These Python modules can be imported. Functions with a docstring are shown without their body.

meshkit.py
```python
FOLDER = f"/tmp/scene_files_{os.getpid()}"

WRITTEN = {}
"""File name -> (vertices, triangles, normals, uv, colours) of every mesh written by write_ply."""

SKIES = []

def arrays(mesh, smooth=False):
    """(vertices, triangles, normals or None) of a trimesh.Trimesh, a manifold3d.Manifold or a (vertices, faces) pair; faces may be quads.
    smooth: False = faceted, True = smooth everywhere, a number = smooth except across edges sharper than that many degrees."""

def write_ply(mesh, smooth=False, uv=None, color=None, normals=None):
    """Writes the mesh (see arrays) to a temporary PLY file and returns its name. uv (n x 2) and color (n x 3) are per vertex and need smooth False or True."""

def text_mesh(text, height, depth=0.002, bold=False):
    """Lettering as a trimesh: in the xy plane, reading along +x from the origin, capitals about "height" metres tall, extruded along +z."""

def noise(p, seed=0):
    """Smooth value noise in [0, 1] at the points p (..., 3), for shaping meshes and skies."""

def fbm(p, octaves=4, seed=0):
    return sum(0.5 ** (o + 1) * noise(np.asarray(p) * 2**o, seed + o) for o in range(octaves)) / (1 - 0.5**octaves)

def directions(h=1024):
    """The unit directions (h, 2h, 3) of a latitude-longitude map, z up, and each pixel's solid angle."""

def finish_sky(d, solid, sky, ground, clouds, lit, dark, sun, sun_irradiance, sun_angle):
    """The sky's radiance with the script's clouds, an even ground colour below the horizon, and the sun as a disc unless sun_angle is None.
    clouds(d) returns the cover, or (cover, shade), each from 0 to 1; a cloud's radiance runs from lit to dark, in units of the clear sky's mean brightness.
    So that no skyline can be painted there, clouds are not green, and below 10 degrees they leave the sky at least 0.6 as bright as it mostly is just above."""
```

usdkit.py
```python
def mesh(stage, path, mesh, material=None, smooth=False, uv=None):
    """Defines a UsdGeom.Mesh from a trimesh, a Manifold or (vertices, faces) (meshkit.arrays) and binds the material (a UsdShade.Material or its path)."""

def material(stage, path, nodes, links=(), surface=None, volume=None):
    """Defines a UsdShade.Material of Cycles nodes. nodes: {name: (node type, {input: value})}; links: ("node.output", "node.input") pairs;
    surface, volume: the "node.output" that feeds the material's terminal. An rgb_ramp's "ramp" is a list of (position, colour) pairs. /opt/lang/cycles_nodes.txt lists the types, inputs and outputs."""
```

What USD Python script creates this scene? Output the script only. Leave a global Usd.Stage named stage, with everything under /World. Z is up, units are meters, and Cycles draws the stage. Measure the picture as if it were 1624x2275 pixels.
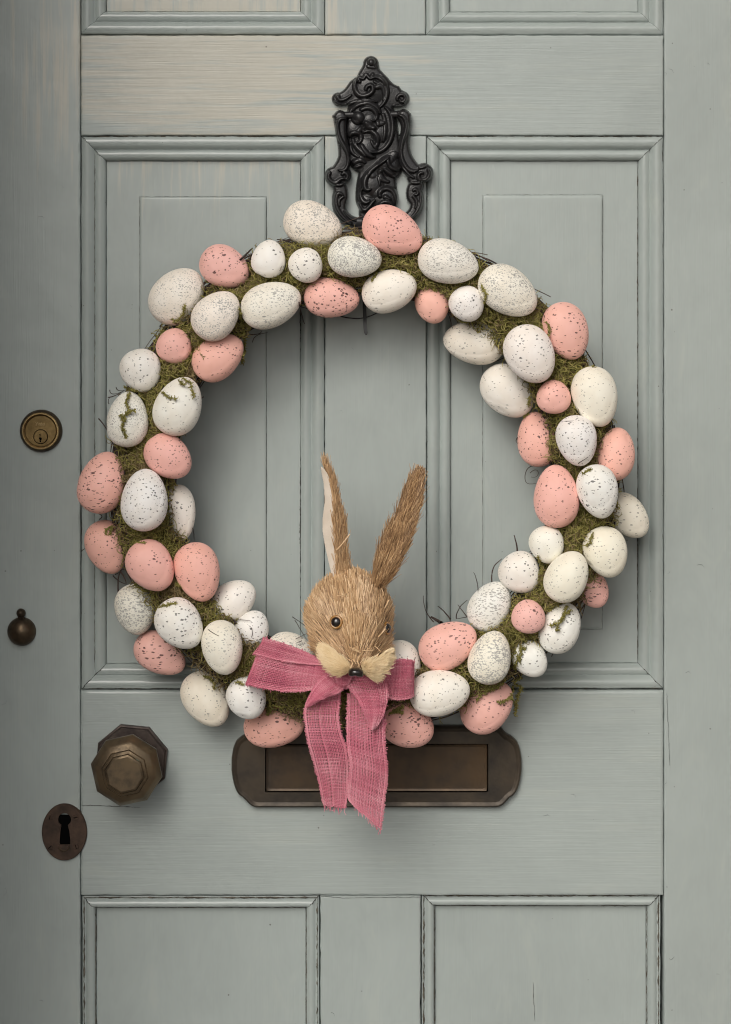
import math, random
import numpy as np, trimesh, usdkit, meshkit
import shapely
from shapely.geometry import Polygon, LineString
from pxr import Usd, UsdGeom, UsdLux, UsdShade, Sdf, Gf, Vt
from scipy.interpolate import CubicSpline, PchipInterpolator
from scipy.ndimage import gaussian_filter, distance_transform_edt
from scipy.spatial import cKDTree

stage = Usd.Stage.CreateInMemory()
UsdGeom.SetStageUpAxis(stage, UsdGeom.Tokens.z)
UsdGeom.SetStageMetersPerUnit(stage, 1.0)
UsdGeom.Xform.Define(stage, '/World')
UsdGeom.Scope.Define(stage, '/World/Looks')

# ------------------------------------------------------------------ camera, sky, sun
S = 0.00038                     # metres of door per unit of the measuring grid
CX, CY, Z0 = 812.0, 1137.0, 1.21
DIST, EYE_ROW = 1.7, 700.0
EYE = np.array([0.0, -DIST, Z0 + (CY - EYE_ROW) * S])
cam = UsdGeom.Camera.Define(stage, '/World/camera')
cam.AddTranslateOp().Set(Gf.Vec3d(*EYE)); cam.AddRotateXOp().Set(90.0)
HA = 24.0
FL = HA * DIST / (1624 * S)
cam.CreateHorizontalApertureAttr(HA); cam.CreateFocalLengthAttr(FL)
cam.CreateVerticalApertureOffsetAttr(-(CY - EYE_ROW) * S / DIST * FL)
cam.CreateClippingRangeAttr(Gf.Vec2f(0.05, 200))
cam.CreateExposureAttr(0.12)

SUN_AZ, SUN_EL = math.radians(-20), math.radians(36)     # azimuth from the outward door normal (-y), towards -x
sd = np.array([math.sin(SUN_AZ) * math.cos(SUN_EL), -math.cos(SUN_AZ) * math.cos(SUN_EL), math.sin(SUN_EL)])
sun = UsdLux.DistantLight.Define(stage, '/World/sun')
sun.CreateIntensityAttr(0.30); sun.CreateAngleAttr(40.0); sun.CreateColorAttr(Gf.Vec3f(1.0, 0.945, 0.87))
sun.GetPrim().CreateAttribute('inputs:normalize', Sdf.ValueTypeNames.Bool).Set(True)
zz = sd; xx = np.cross([0, 0, 1.0], zz); xx /= np.linalg.norm(xx); yy = np.cross(zz, xx)
sun.AddTransformOp().Set(Gf.Matrix4d(*xx, 0, *yy, 0, *zz, 0, 0, 0, 0, 1))
sky_m = usdkit.material(stage, '/World/Looks/sky', {
    's': ('sky_texture', {'sky_type': 'single_scattering', 'sun_disc': False, 'sun_elevation': SUN_EL, 'sun_rotation': math.atan2(sd[0], sd[1]), 'aerosol_density': 4.0, 'air_density': 1.0}),
    'h': ('hsv', {'saturation': 0.35, 'value': 1.0}),
    'b': ('background_shader', {'strength': 0.108})}, [('s.color', 'h.color'), ('h.color', 'b.color')], surface='b.background')
dome = UsdLux.DomeLight.Define(stage, '/World/sky_dome')
UsdShade.MaterialBindingAPI.Apply(dome.GetPrim()).Bind(sky_m)

# ------------------------------------------------------------------ helpers
rng = np.random.default_rng(11)
used = {}


def numbered(parent, name):
    k = (str(parent), name); n = used.get(k, 0); used[k] = n + 1
    return f'{parent}/{name}' if n == 0 else f'{parent}/{name}_{n:03d}'


def tag(p, label=None, category=None, group=None, kind=None):
    for k, v in (('label', label), ('category', category), ('group', group), ('kind', kind)):
        if v:
            p.SetCustomDataByKey(k, v)
    return p


LOC = {}


def thing(name, loc, label=None, cat=None, group=None, kind=None, parent='/World'):
    path = numbered(parent, name)
    base = LOC.get(str(parent), np.zeros(3))
    x = UsdGeom.Xform.Define(stage, path)
    x.AddTranslateOp().Set(Gf.Vec3d(*(np.asarray(loc, float) - base)))
    LOC[path] = np.asarray(loc, float)
    tag(x.GetPrim(), label, cat, group, kind)
    return path


def obj(name, mesh, mat, parent='/World', smooth=False, label=None, cat=None, group=None, kind=None, prim=None, at=None):
    """One Mesh prim; vertices are given in world space and stored relative to the parent (or to `at`)."""
    v, f, n = meshkit.arrays(mesh, smooth)
    path = numbered(parent, name)
    base = LOC.get(str(parent), np.zeros(3))
    loc = base if at is None else np.asarray(at, float)
    m = usdkit.mesh(stage, path, (v - loc, f), mat)
    if n is not None:
        m.CreateNormalsAttr(Vt.Vec3fArray.FromNumpy(n.astype(np.float32))); m.SetNormalsInterpolation('vertex')
    if at is not None:
        m.AddTranslateOp().Set(Gf.Vec3d(*(loc - base)))
    LOC[path] = loc
    if prim is not None:
        UsdGeom.PrimvarsAPI(m).CreatePrimvar('shade', Sdf.ValueTypeNames.FloatArray, 'vertex').Set(Vt.FloatArray.FromNumpy(np.asarray(prim, np.float32)))
    tag(m.GetPrim(), label, cat, group, kind)
    return path


def P(dx, dy, d=0.0):
    """The point that stands d metres in front of the door's face and lies, as the camera sees it, over grid point (dx, dy) of the face."""
    dx, dy, d = np.broadcast_arrays(np.asarray(dx, float), np.asarray(dy, float), np.asarray(d, float))
    q = np.stack([(dx - CX) * S, np.zeros_like(dx), Z0 + (CY - dy) * S], -1)
    return EYE + (q - EYE) * ((DIST - d) / DIST)[..., None]


def PK(d):
    return (DIST - d) / DIST


def flatP(dx, dy, d=0.0):
    """As P, but straight out from the face (for things that belong to the flat face itself)."""
    dx, dy, d = np.broadcast_arrays(np.asarray(dx, float), np.asarray(dy, float), np.asarray(d, float))
    return np.stack([(dx - CX) * S, -d, Z0 + (CY - dy) * S], -1)


def join(parts):
    vs, fs, n = [], [], 0
    for v, f in parts:
        vs.append(v); fs.append(np.asarray(f) + n); n += len(v)
    return np.vstack(vs), np.vstack(fs)


def vf(m):
    return np.array(m.vertices), np.array(m.faces)


def tubes(p, r, sides=3, ref=None, flat=1.0, caps=False):
    """n polylines (n, m, 3) as thin tubes. Returns vertices, triangles, and each vertex's strand number."""
    p = np.asarray(p, float); n, m, _ = p.shape
    t = np.gradient(p, axis=1); t /= np.linalg.norm(t, axis=2, keepdims=True) + 1e-12
    if ref is None:
        ref = np.array([0.3, 0.8, 0.52])
    ref = np.broadcast_to(ref, p.shape)
    a = np.cross(t, ref); a /= np.linalg.norm(a, axis=2, keepdims=True) + 1e-9
    b = np.cross(t, a)
    r = np.broadcast_to(np.asarray(r, float), (n, m))[..., None, None]
    an = np.arange(sides) * 2 * np.pi / sides
    v = p[:, :, None] + r * (np.cos(an)[:, None] * a[:, :, None] + flat * np.sin(an)[:, None] * b[:, :, None])
    i, j, k = np.meshgrid(np.arange(n), np.arange(m - 1), np.arange(sides), indexing='ij')
    k2 = (k + 1) % sides
    q = np.stack([(i * m + j) * sides + k, (i * m + j) * sides + k2, (i * m + j + 1) * sides + k2, (i * m + j + 1) * sides + k], -1).reshape(-1, 4)
    f = np.vstack([q[:, [0, 2, 1]], q[:, [0, 3, 2]]])
    return v.reshape(-1, 3), f, np.repeat(np.arange(n), m * sides)


def wob(n, amp, scale, seed):
    """Smooth noise of about +-amp along n samples."""
    x = np.arange(n) * scale
    return (meshkit.fbm(np.stack([x, np.full(n, seed * 7.31), np.zeros(n)], -1), 3, seed) - 0.5) * 2.6 * amp


def lathe(profile, centre, sides=48, cap=True, rot=0.0):
    """profile: (radius m, depth m) pairs, turned about the door normal at a world centre on the face."""
    pr = np.array(profile, float); n = len(pr)
    an = np.arange(sides) * 2 * np.pi / sides + rot
    v = np.zeros((n, sides, 3))
    v[..., 0] = pr[:, :1] * np.cos(an); v[..., 2] = pr[:, :1] * np.sin(an); v[..., 1] = -pr[:, 1:]
    v = v.reshape(-1, 3) + centre
    f = []
    for i in range(n - 1):
        for k in range(sides):
            k2 = (k + 1) % sides
            a, b, c, d = i * sides + k, i * sides + k2, (i + 1) * sides + k2, (i + 1) * sides + k
            f += [[a, b, c], [a, c, d]]
    v = np.vstack([v, [centre + [0, -pr[-1, 1], 0]]]); e = len(v) - 1
    for k in range(sides if cap else 0):
        f.append([(n - 1) * sides + k, (n - 1) * sides + (k + 1) % sides, e])
    m = trimesh.Trimesh(v, np.array(f), process=False)
    return m


def outline_slab(poly, rings, hole=None):
    """A plate: polygon (k, 2) on the grid, rings of (inset in grid units, depth m) from the back edge to the front, capped in front."""
    base = Polygon(poly)
    k = 160
    def loop(inset):
        g = base.buffer(-inset, join_style='round') if inset > 0 else base
        if g.geom_type != 'Polygon':
            g = max(g.geoms, key=lambda q: q.area)
        r = np.array(g.exterior.coords)
        if not g.exterior.is_ccw:
            r = r[::-1]
        c = np.array(base.centroid.coords[0])
        ln = LineString(r); L = ln.length
        # start at the point seen straight to the right of the centroid so that all loops line up
        cand = np.array([ln.interpolate(x * L).coords[0] for x in np.linspace(0, 1, 800, endpoint=False)])
        an = np.arctan2(cand[:, 1] - c[1], cand[:, 0] - c[0])
        s = np.argmin(np.abs(an)) / 800
        return np.array([ln.interpolate(((s + x) % 1) * L).coords[0] for x in np.linspace(0, 1, k, endpoint=False)])
    loops = [(loop(i), d) for i, d in rings]
    v = np.vstack([flatP(l[:, 0], l[:, 1], d) for l, d in loops])
    f = []
    for a in range(len(loops) - 1):
        for q in range(k):
            q2 = (q + 1) % k
            w = [a * k + q, a * k + q2, (a + 1) * k + q2, (a + 1) * k + q]
            f += [[w[0], w[2], w[1]], [w[0], w[3], w[2]]]
    l, d = loops[-1]
    pg = Polygon(l)
    if hole is not None:
        pg = pg.difference(Polygon(hole))
    cv, cf = trimesh.creation.triangulate_polygon(pg, engine='earcut')
    n = len(v)
    v = np.vstack([v, flatP(cv[:, 0], cv[:, 1], d)])
    cf = np.array(cf)
    e = np.cross(v[n + cf[:, 1]] - v[n + cf[:, 0]], v[n + cf[:, 2]] - v[n + cf[:, 0]])[:, 1]
    cf[e > 0] = cf[e > 0][:, ::-1]
    f = np.vstack([np.array(f), cf + n])
    if hole is not None:
        h = np.array(hole); m = len(h); n = len(v)
        v = np.vstack([v, flatP(h[:, 0], h[:, 1], d), flatP(h[:, 0], h[:, 1], rings[0][1] - 0.004)])
        hf = []
        for q in range(m):
            q2 = (q + 1) % m
            hf += [[n + q, n + q2, n + m + q2], [n + q, n + m + q2, n + m + q]]
        f = np.vstack([f, hf])
    return trimesh.Trimesh(v, f, process=False)


# ------------------------------------------------------------------ materials
def M(name, nodes, links, surface='p.BSDF'):
    return usdkit.material(stage, '/World/Looks/' + name, nodes, links, surface=surface)


def paint(name, along, base=(0.316, 0.354, 0.338), streak=1.0, painted_sheen=True, gloss=0.0):
    """Old brushed oil paint; along = 'x' or 'z', the way the brush went."""
    sc = {'x': (9, 40, 420), 'z': (420, 40, 9)}[along]
    sc2 = {'x': (30, 40, 1500), 'z': (1500, 40, 30)}[along]
    sc3 = {'x': (7, 7, 60), 'z': (40, 12, 12)}[along]
    dark = tuple(c * 0.92 for c in base); lite = tuple(c * 1.07 for c in base)
    worn = (base[0] * 1.18, base[1] * 1.13, base[2] * 1.05)
    n = {'g': ('geometry', {}),
         'm1': ('mapping', {'scale': sc}), 'n1': ('noise_texture', {'scale': 1.0, 'detail': 4.0, 'roughness': 0.6}),
         'm2': ('mapping', {'scale': sc2}), 'n2': ('noise_texture', {'scale': 1.0, 'detail': 3.0}),
         'm3': ('mapping', {'scale': sc3, 'location': (3.1, 1.7, 9.2)}), 'n3': ('noise_texture', {'scale': 1.0, 'detail': 5.0, 'roughness': 0.65, 'distortion': 0.6}),
         'n4': ('noise_texture', {'scale': 6.0, 'detail': 4.0, 'roughness': 0.6}),
         'r4': ('rgb_ramp', {'ramp': [(0.3, dark), (0.52, base), (0.75, lite)]}),
         'r3': ('map_range', {'from_min': 0.56, 'from_max': 0.70, 'to_min': 0.0, 'to_max': 0.28, 'clamp': True}),
         'mx': ('mix', {'mix_type': 'mix', 'color2': worn}),
         'v': ('voronoi_texture', {'scale': 55.0, 'feature': 'f1', 'randomness': 1.0}),
         'nv': ('noise_texture', {'scale': 240.0, 'detail': 2.0}),
         'va': ('math', {'math_type': 'multiply_add', 'value2': 0.16, 'value3': -0.08}),
         'vd': ('math', {'math_type': 'add'}),
         'rv': ('map_range', {'from_min': 0.0, 'from_max': 0.035, 'to_min': 0.75, 'to_max': 0.0, 'clamp': True}),
         'mk': ('mix', {'mix_type': 'mix', 'color2': (0.07, 0.06, 0.045)}),
         'a1': ('math', {'math_type': 'multiply', 'value2': 0.55}),
         'a2': ('math', {'math_type': 'multiply_add', 'value2': 0.25}),
         'n5': ('noise_texture', {'scale': 22.0, 'detail': 3.0}),
         'a3': ('math', {'math_type': 'multiply_add', 'value2': 2.2}),
         'b': ('bump', {'strength': 0.9, 'distance': 0.00045 * streak}),
         'ro': ('map_range', {'from_min': 0.3, 'from_max': 0.7, 'to_min': 0.24 - gloss, 'to_max': 0.40 - gloss}),
         'p': ('principled_bsdf', {'roughness': 0.38, 'specular_ior_level': 0.6})}
    l = [('g.position', 'm1.vector'), ('g.position', 'm2.vector'), ('g.position', 'm3.vector'), ('m1.vector', 'n1.vector'), ('m2.vector', 'n2.vector'), ('m3.vector', 'n3.vector'),
         ('g.position', 'n4.vector'), ('n4.fac', 'r4.fac'), ('n3.fac', 'r3.value'), ('r4.color', 'mx.color1'), ('r3.result', 'mx.fac'),
         ('g.position', 'v.vector'), ('g.position', 'nv.vector'), ('nv.fac', 'va.value1'), ('v.distance', 'vd.value1'), ('va.value', 'vd.value2'), ('vd.value', 'rv.value'),
         ('mx.color', 'mk.color1'), ('rv.result', 'mk.fac'), ('mk.color', 'p.base_color'),
         ('n1.fac', 'a1.value1'), ('n2.fac', 'a2.value1'), ('a1.value', 'a2.value3'), ('g.position', 'n5.vector'), ('n5.fac', 'a3.value1'), ('a2.value', 'a3.value3'),
         ('a3.value', 'b.height'), ('b.normal', 'p.normal'), ('n3.fac', 'ro.value'), ('ro.result', 'p.roughness')]
    if painted_sheen:      # sky sheen painted into the colour: a streaked beige patch high on the door
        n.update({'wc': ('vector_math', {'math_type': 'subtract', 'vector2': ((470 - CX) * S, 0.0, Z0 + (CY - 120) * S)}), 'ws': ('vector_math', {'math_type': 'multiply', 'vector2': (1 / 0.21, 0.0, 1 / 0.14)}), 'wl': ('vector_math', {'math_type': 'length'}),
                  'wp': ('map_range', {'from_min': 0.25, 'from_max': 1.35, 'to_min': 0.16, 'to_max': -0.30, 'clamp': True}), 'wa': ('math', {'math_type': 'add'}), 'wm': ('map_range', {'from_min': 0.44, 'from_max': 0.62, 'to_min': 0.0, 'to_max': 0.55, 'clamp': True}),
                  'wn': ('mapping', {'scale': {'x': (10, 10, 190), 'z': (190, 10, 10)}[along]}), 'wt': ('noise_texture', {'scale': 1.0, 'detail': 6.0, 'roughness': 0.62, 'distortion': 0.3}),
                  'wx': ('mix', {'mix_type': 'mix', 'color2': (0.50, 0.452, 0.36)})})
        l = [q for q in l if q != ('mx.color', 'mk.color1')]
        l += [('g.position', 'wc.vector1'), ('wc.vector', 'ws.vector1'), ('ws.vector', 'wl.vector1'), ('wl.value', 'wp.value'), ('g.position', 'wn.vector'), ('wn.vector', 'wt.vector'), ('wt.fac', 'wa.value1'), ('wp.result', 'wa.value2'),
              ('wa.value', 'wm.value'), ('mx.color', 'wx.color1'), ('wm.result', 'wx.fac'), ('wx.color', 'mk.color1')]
    return M(name, n, l)


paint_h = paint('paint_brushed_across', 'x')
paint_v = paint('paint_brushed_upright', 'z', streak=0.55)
paint_m = paint('paint_on_mouldings', 'x', streak=0.35, painted_sheen=False, gloss=0.07)
paint_mv = paint('paint_on_upright_mouldings', 'z', streak=0.35, painted_sheen=False, gloss=0.07)


def metal(name, dark, lite, rough=(0.35, 0.6), scale=60, metallic=0.85, bump=0.0002, spots=None):
    n = {'t': ('texture_coordinate', {}), 'n': ('noise_texture', {'scale': scale, 'detail': 6.0, 'roughness': 0.65}), 'nf': ('noise_texture', {'scale': scale * 9, 'detail': 3.0}),
         'r': ('rgb_ramp', {'ramp': [(0.32, dark), (0.68, lite)]}), 'ro': ('map_range', {'from_min': 0.3, 'from_max': 0.7, 'to_min': rough[1], 'to_max': rough[0]}),
         'b': ('bump', {'strength': 0.7, 'distance': bump}), 'p': ('principled_bsdf', {'metallic': metallic, 'specular_ior_level': 0.5})}
    l = [('t.object', 'n.vector'), ('t.object', 'nf.vector'), ('n.fac', 'r.fac'), ('n.fac', 'ro.value'), ('r.color', 'p.base_color'), ('ro.result', 'p.roughness'), ('nf.fac', 'b.height'), ('b.normal', 'p.normal')]
    return M(name, n, l)


brass_dark = metal('dark_bronze', (0.035, 0.026, 0.018), (0.11, 0.078, 0.048), (0.32, 0.55))
brass_knob = metal('aged_brass', (0.06, 0.046, 0.032), (0.185, 0.135, 0.08), (0.28, 0.50), 55, 0.8)
brass_rose = metal('purple_bronze', (0.05, 0.04, 0.037), (0.125, 0.098, 0.085), (0.35, 0.55), 50)
brass_plate = metal('letter_plate_bronze', (0.026, 0.023, 0.020), (0.085, 0.066, 0.046), (0.30, 0.52), 26, 0.6)
brass_ring = metal('polished_brass', (0.30, 0.20, 0.09), (0.62, 0.45, 0.22), (0.18, 0.32), 70)
brass_face = metal('dull_brass', (0.13, 0.088, 0.035), (0.24, 0.165, 0.07), (0.38, 0.55), 80)
brass_mark = metal('worn_lettering_brass', (0.30, 0.22, 0.11), (0.42, 0.31, 0.16), (0.4, 0.55), 80)
brass_flap = metal('letter_flap_bronze', (0.026, 0.023, 0.020), (0.105, 0.068, 0.038), (0.28, 0.48), 17, 0.6)
rust = metal('rusty_iron', (0.03, 0.022, 0.016), (0.085, 0.05, 0.033), (0.5, 0.75), 70, 0.5, 0.0003)
verdigris = metal('verdigris', (0.07, 0.11, 0.085), (0.16, 0.2, 0.15), (0.6, 0.8), 90, 0.1)
iron = metal('black_painted_iron', (0.0045, 0.0045, 0.005), (0.011, 0.0105, 0.0105), (0.22, 0.40), 60, 0.0, 0.0002)
black_plastic = M('black_plastic', {'p': ('principled_bsdf', {'base_color': (0.008, 0.008, 0.009), 'roughness': 0.35})}, [])
dark_void = M('dark_gap', {'p': ('principled_bsdf', {'base_color': (0.003, 0.003, 0.003), 'roughness': 1.0, 'specular_ior_level': 0.0})}, [])
crack_m = M('crack', {'p': ('principled_bsdf', {'base_color': (0.022, 0.018, 0.014), 'roughness': 0.9})}, [])
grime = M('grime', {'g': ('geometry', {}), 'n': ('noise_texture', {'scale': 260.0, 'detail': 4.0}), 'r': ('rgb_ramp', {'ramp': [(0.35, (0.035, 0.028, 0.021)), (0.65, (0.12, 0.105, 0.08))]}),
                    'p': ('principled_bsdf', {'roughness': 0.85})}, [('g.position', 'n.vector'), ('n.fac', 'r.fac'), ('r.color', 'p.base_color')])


def strand(name, stops, rough=0.6, scale=70.0, mixnoise=0.35, translucent=0.0, spec=0.3):
    n = {'a': ('attribute', {'attribute': 'shade'}), 'g': ('geometry', {}), 'n': ('noise_texture', {'scale': scale, 'detail': 3.0}),
         'm': ('mix_float', {'fac': mixnoise}), 'r': ('rgb_ramp', {'ramp': stops}), 'p': ('principled_bsdf', {'roughness': rough, 'specular_ior_level': spec})}
    l = [('a.fac', 'm.a'), ('g.position', 'n.vector'), ('n.fac', 'm.b'), ('m.result', 'r.fac'), ('r.color', 'p.base_color')]
    if translucent:
        n['t'] = ('translucent_bsdf', {}); n['x'] = ('mix_closure', {'fac': translucent})
        l += [('r.color', 't.color'), ('p.BSDF', 'x.closure1'), ('t.BSDF', 'x.closure2')]
        return M(name, n, l, 'x.closure')
    return M(name, n, l)


moss_m = strand('moss', [(0.15, (0.085, 0.072, 0.022)), (0.42, (0.22, 0.20, 0.058)), (0.68, (0.37, 0.335, 0.105)), (0.92, (0.50, 0.41, 0.19))], 0.8, 35.0, 0.5, 0.2, 0.15)
dry_m = strand('dry_moss', [(0.1, (0.06, 0.043, 0.022)), (0.45, (0.17, 0.125, 0.058)), (0.75, (0.30, 0.235, 0.115)), (1.0, (0.46, 0.38, 0.22))], 0.8, 35.0, 0.4, 0.15, 0.15)
vine_m = strand('vine_bark', [(0.1, (0.022, 0.015, 0.013)), (0.6, (0.065, 0.043, 0.035)), (1.0, (0.14, 0.10, 0.078))], 0.6, 200.0, 0.35)
straw_m = strand('tan_straw', [(0.0, (0.15, 0.077, 0.034)), (0.35, (0.42, 0.255, 0.127)), (0.7, (0.61, 0.405, 0.22)), (1.0, (0.84, 0.64, 0.41))], 0.42, 45.0, 0.2, 0.1, 0.45)
straw_dark = strand('brown_straw', [(0.0, (0.10, 0.05, 0.023)), (0.4, (0.27, 0.155, 0.074)), (0.75, (0.54, 0.345, 0.175)), (1.0, (0.76, 0.56, 0.34))], 0.42, 45.0, 0.2, 0.1, 0.45)
cream_m = strand('cream_fibre', [(0.0, (0.60, 0.44, 0.22)), (0.5, (0.84, 0.67, 0.41)), (1.0, (0.92, 0.82, 0.62))], 0.5, 60.0, 0.35, 0.15, 0.35)
thread_m = strand('pink_burlap_thread', [(0.0, (0.37, 0.078, 0.14)), (0.4, (0.59, 0.16, 0.225)), (0.75, (0.71, 0.275, 0.335)), (1.0, (0.81, 0.48, 0.52))], 0.75, 60.0, 0.4, 0.18, 0.2)
felt_m = M('cream_felt', {'g': ('geometry', {}), 'n': ('noise_texture', {'scale': 900.0, 'detail': 3.0}), 'n2': ('noise_texture', {'scale': 60.0, 'detail': 3.0}), 'r': ('rgb_ramp', {'ramp': [(0.3, (0.56, 0.48, 0.39)), (0.7, (0.66, 0.58, 0.49))]}),
                          'b': ('bump', {'strength': 0.6, 'distance': 0.0003}), 'p': ('principled_bsdf', {'roughness': 0.9, 'specular_ior_level': 0.1, 'sheen_weight': 0.2})},
           [('g.position', 'n.vector'), ('g.position', 'n2.vector'), ('n2.fac', 'r.fac'), ('r.color', 'p.base_color'), ('n.fac', 'b.height'), ('b.normal', 'p.normal')])
eye_m = M('dark_glass_eye', {'p': ('principled_bsdf', {'base_color': (0.008, 0.006, 0.005), 'roughness': 0.06, 'coat_weight': 0.6})}, [])
amber_m = M('amber_glass', {'p': ('principled_bsdf', {'base_color': (0.26, 0.125, 0.03), 'roughness': 0.1, 'coat_weight': 0.5})}, [])
cream_core = M('cream_core', {'p': ('principled_bsdf', {'base_color': (0.62, 0.48, 0.27), 'roughness': 0.9})}, [])
straw_core = M('straw_core', {'p': ('principled_bsdf', {'base_color': (0.20, 0.125, 0.065), 'roughness': 0.9})}, [])

# ------------------------------------------------------------------ the door
DOOR = thing('front_door', flatP(CX, 4321, 0), 'sage green painted panelled wooden door with cracked brushed paint', 'door', kind='structure')


def board(name, x0, x1, y0, y1, mat, jit=(0.9, 0.9, 0.9, 0.9), seed=1, d=0.0, r=4.0, thick=0.040, parent=None, label=None):
    """A painted board with worn, slightly uneven edges. jit: unevenness left, right, top, bottom."""
    step = 14.0
    nx, ny = max(int((x1 - x0) / step), 4), max(int((y1 - y0) / step), 4)
    tx, ty = np.linspace(0, 1, nx, endpoint=False), np.linspace(0, 1, ny, endpoint=False)
    def edge(n, k):
        w = wob(n, jit[k] * 0.7, 0.8, seed * 4 + k) + wob(n, jit[k] * 0.5, 2.6, seed * 4 + k + 91)
        return np.clip(w, -0.9 * max(jit), None)
    t_, r_, b_, l_ = edge(nx, 2), edge(ny, 1), edge(nx, 3), edge(ny, 0)
    loops = []
    def uneven(p):
        q = np.stack([p[:, 0] / 90, p[:, 1] / 90, np.full(len(p), seed * 5.7)], -1)
        return (meshkit.fbm(q, 3, 21) - 0.5) * 0.0011
    rings = ((0.0, -thick), (0.0, -0.0022), (0.25 * r, -0.0009), (0.6 * r, -0.0002), (r, 0.0), (r + 8.0, 0.0))
    for li, (ins, dd) in enumerate(rings):
        q = ins + 0.45
        jj_ = 1.0 if li < len(rings) - 1 else 0.0
        top = np.stack([x0 + q + tx * (x1 - x0 - 2 * q), y0 + q + t_ * jj_], -1)
        rgt = np.stack([x1 - q - r_ * jj_, y0 + q + ty * (y1 - y0 - 2 * q)], -1)
        bot = np.stack([x1 - q - tx * (x1 - x0 - 2 * q), y1 - q - b_ * jj_], -1)
        lef = np.stack([x0 + q + l_ * jj_, y1 - q - ty * (y1 - y0 - 2 * q)], -1)
        lp = np.vstack([top, rgt, bot, lef])
        loops.append(flatP(lp[:, 0], lp[:, 1], d + dd + (uneven(lp) if li > 0 else 0)))
    k = len(loops[0]); v = np.vstack(loops); f = []
    for a in range(len(loops) - 1):
        i = np.arange(k); j = (i + 1) % k
        f.append(np.stack([a * k + i, (a + 1) * k + j, a * k + j], -1)); f.append(np.stack([a * k + i, (a + 1) * k + i, (a + 1) * k + j], -1))
    # the front as a grid that shares its border with the last loop
    L = (len(loops) - 1) * k
    gx, gy = np.meshgrid(np.linspace(x0 + q, x1 - q, nx + 1), np.linspace(y0 + q, y1 - q, ny + 1))
    gp = np.stack([gx.ravel(), gy.ravel()], -1); idx = len(v) + np.arange(len(gp)).reshape(gx.shape)
    idx[0, :nx] = L + np.arange(nx); idx[:ny, nx] = L + nx + np.arange(ny); idx[ny, 1:] = L + nx + ny + np.arange(nx)[::-1]; idx[1:, 0] = L + 2 * nx + ny + np.arange(ny)[::-1]
    v = np.vstack([v, flatP(gp[:, 0], gp[:, 1], d + uneven(gp))])
    A, B, C, D_ = idx[:-1, :-1].ravel(), idx[:-1, 1:].ravel(), idx[1:, 1:].ravel(), idx[1:, :-1].ravel()
    f.append(np.stack([A, C, B], -1)); f.append(np.stack([A, D_, C], -1))
    m = trimesh.Trimesh(v, np.vstack(f), process=False)
    n = np.cross(m.vertices[m.faces[-1][1]] - m.vertices[m.faces[-1][0]], m.vertices[m.faces[-1][2]] - m.vertices[m.faces[-1][0]])
    if n[1] > 0:
        m.faces = m.faces[:, ::-1]
    m.remove_unreferenced_vertices()
    return obj(name, m, mat, parent or DOOR, smooth=50, label=label)


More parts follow.
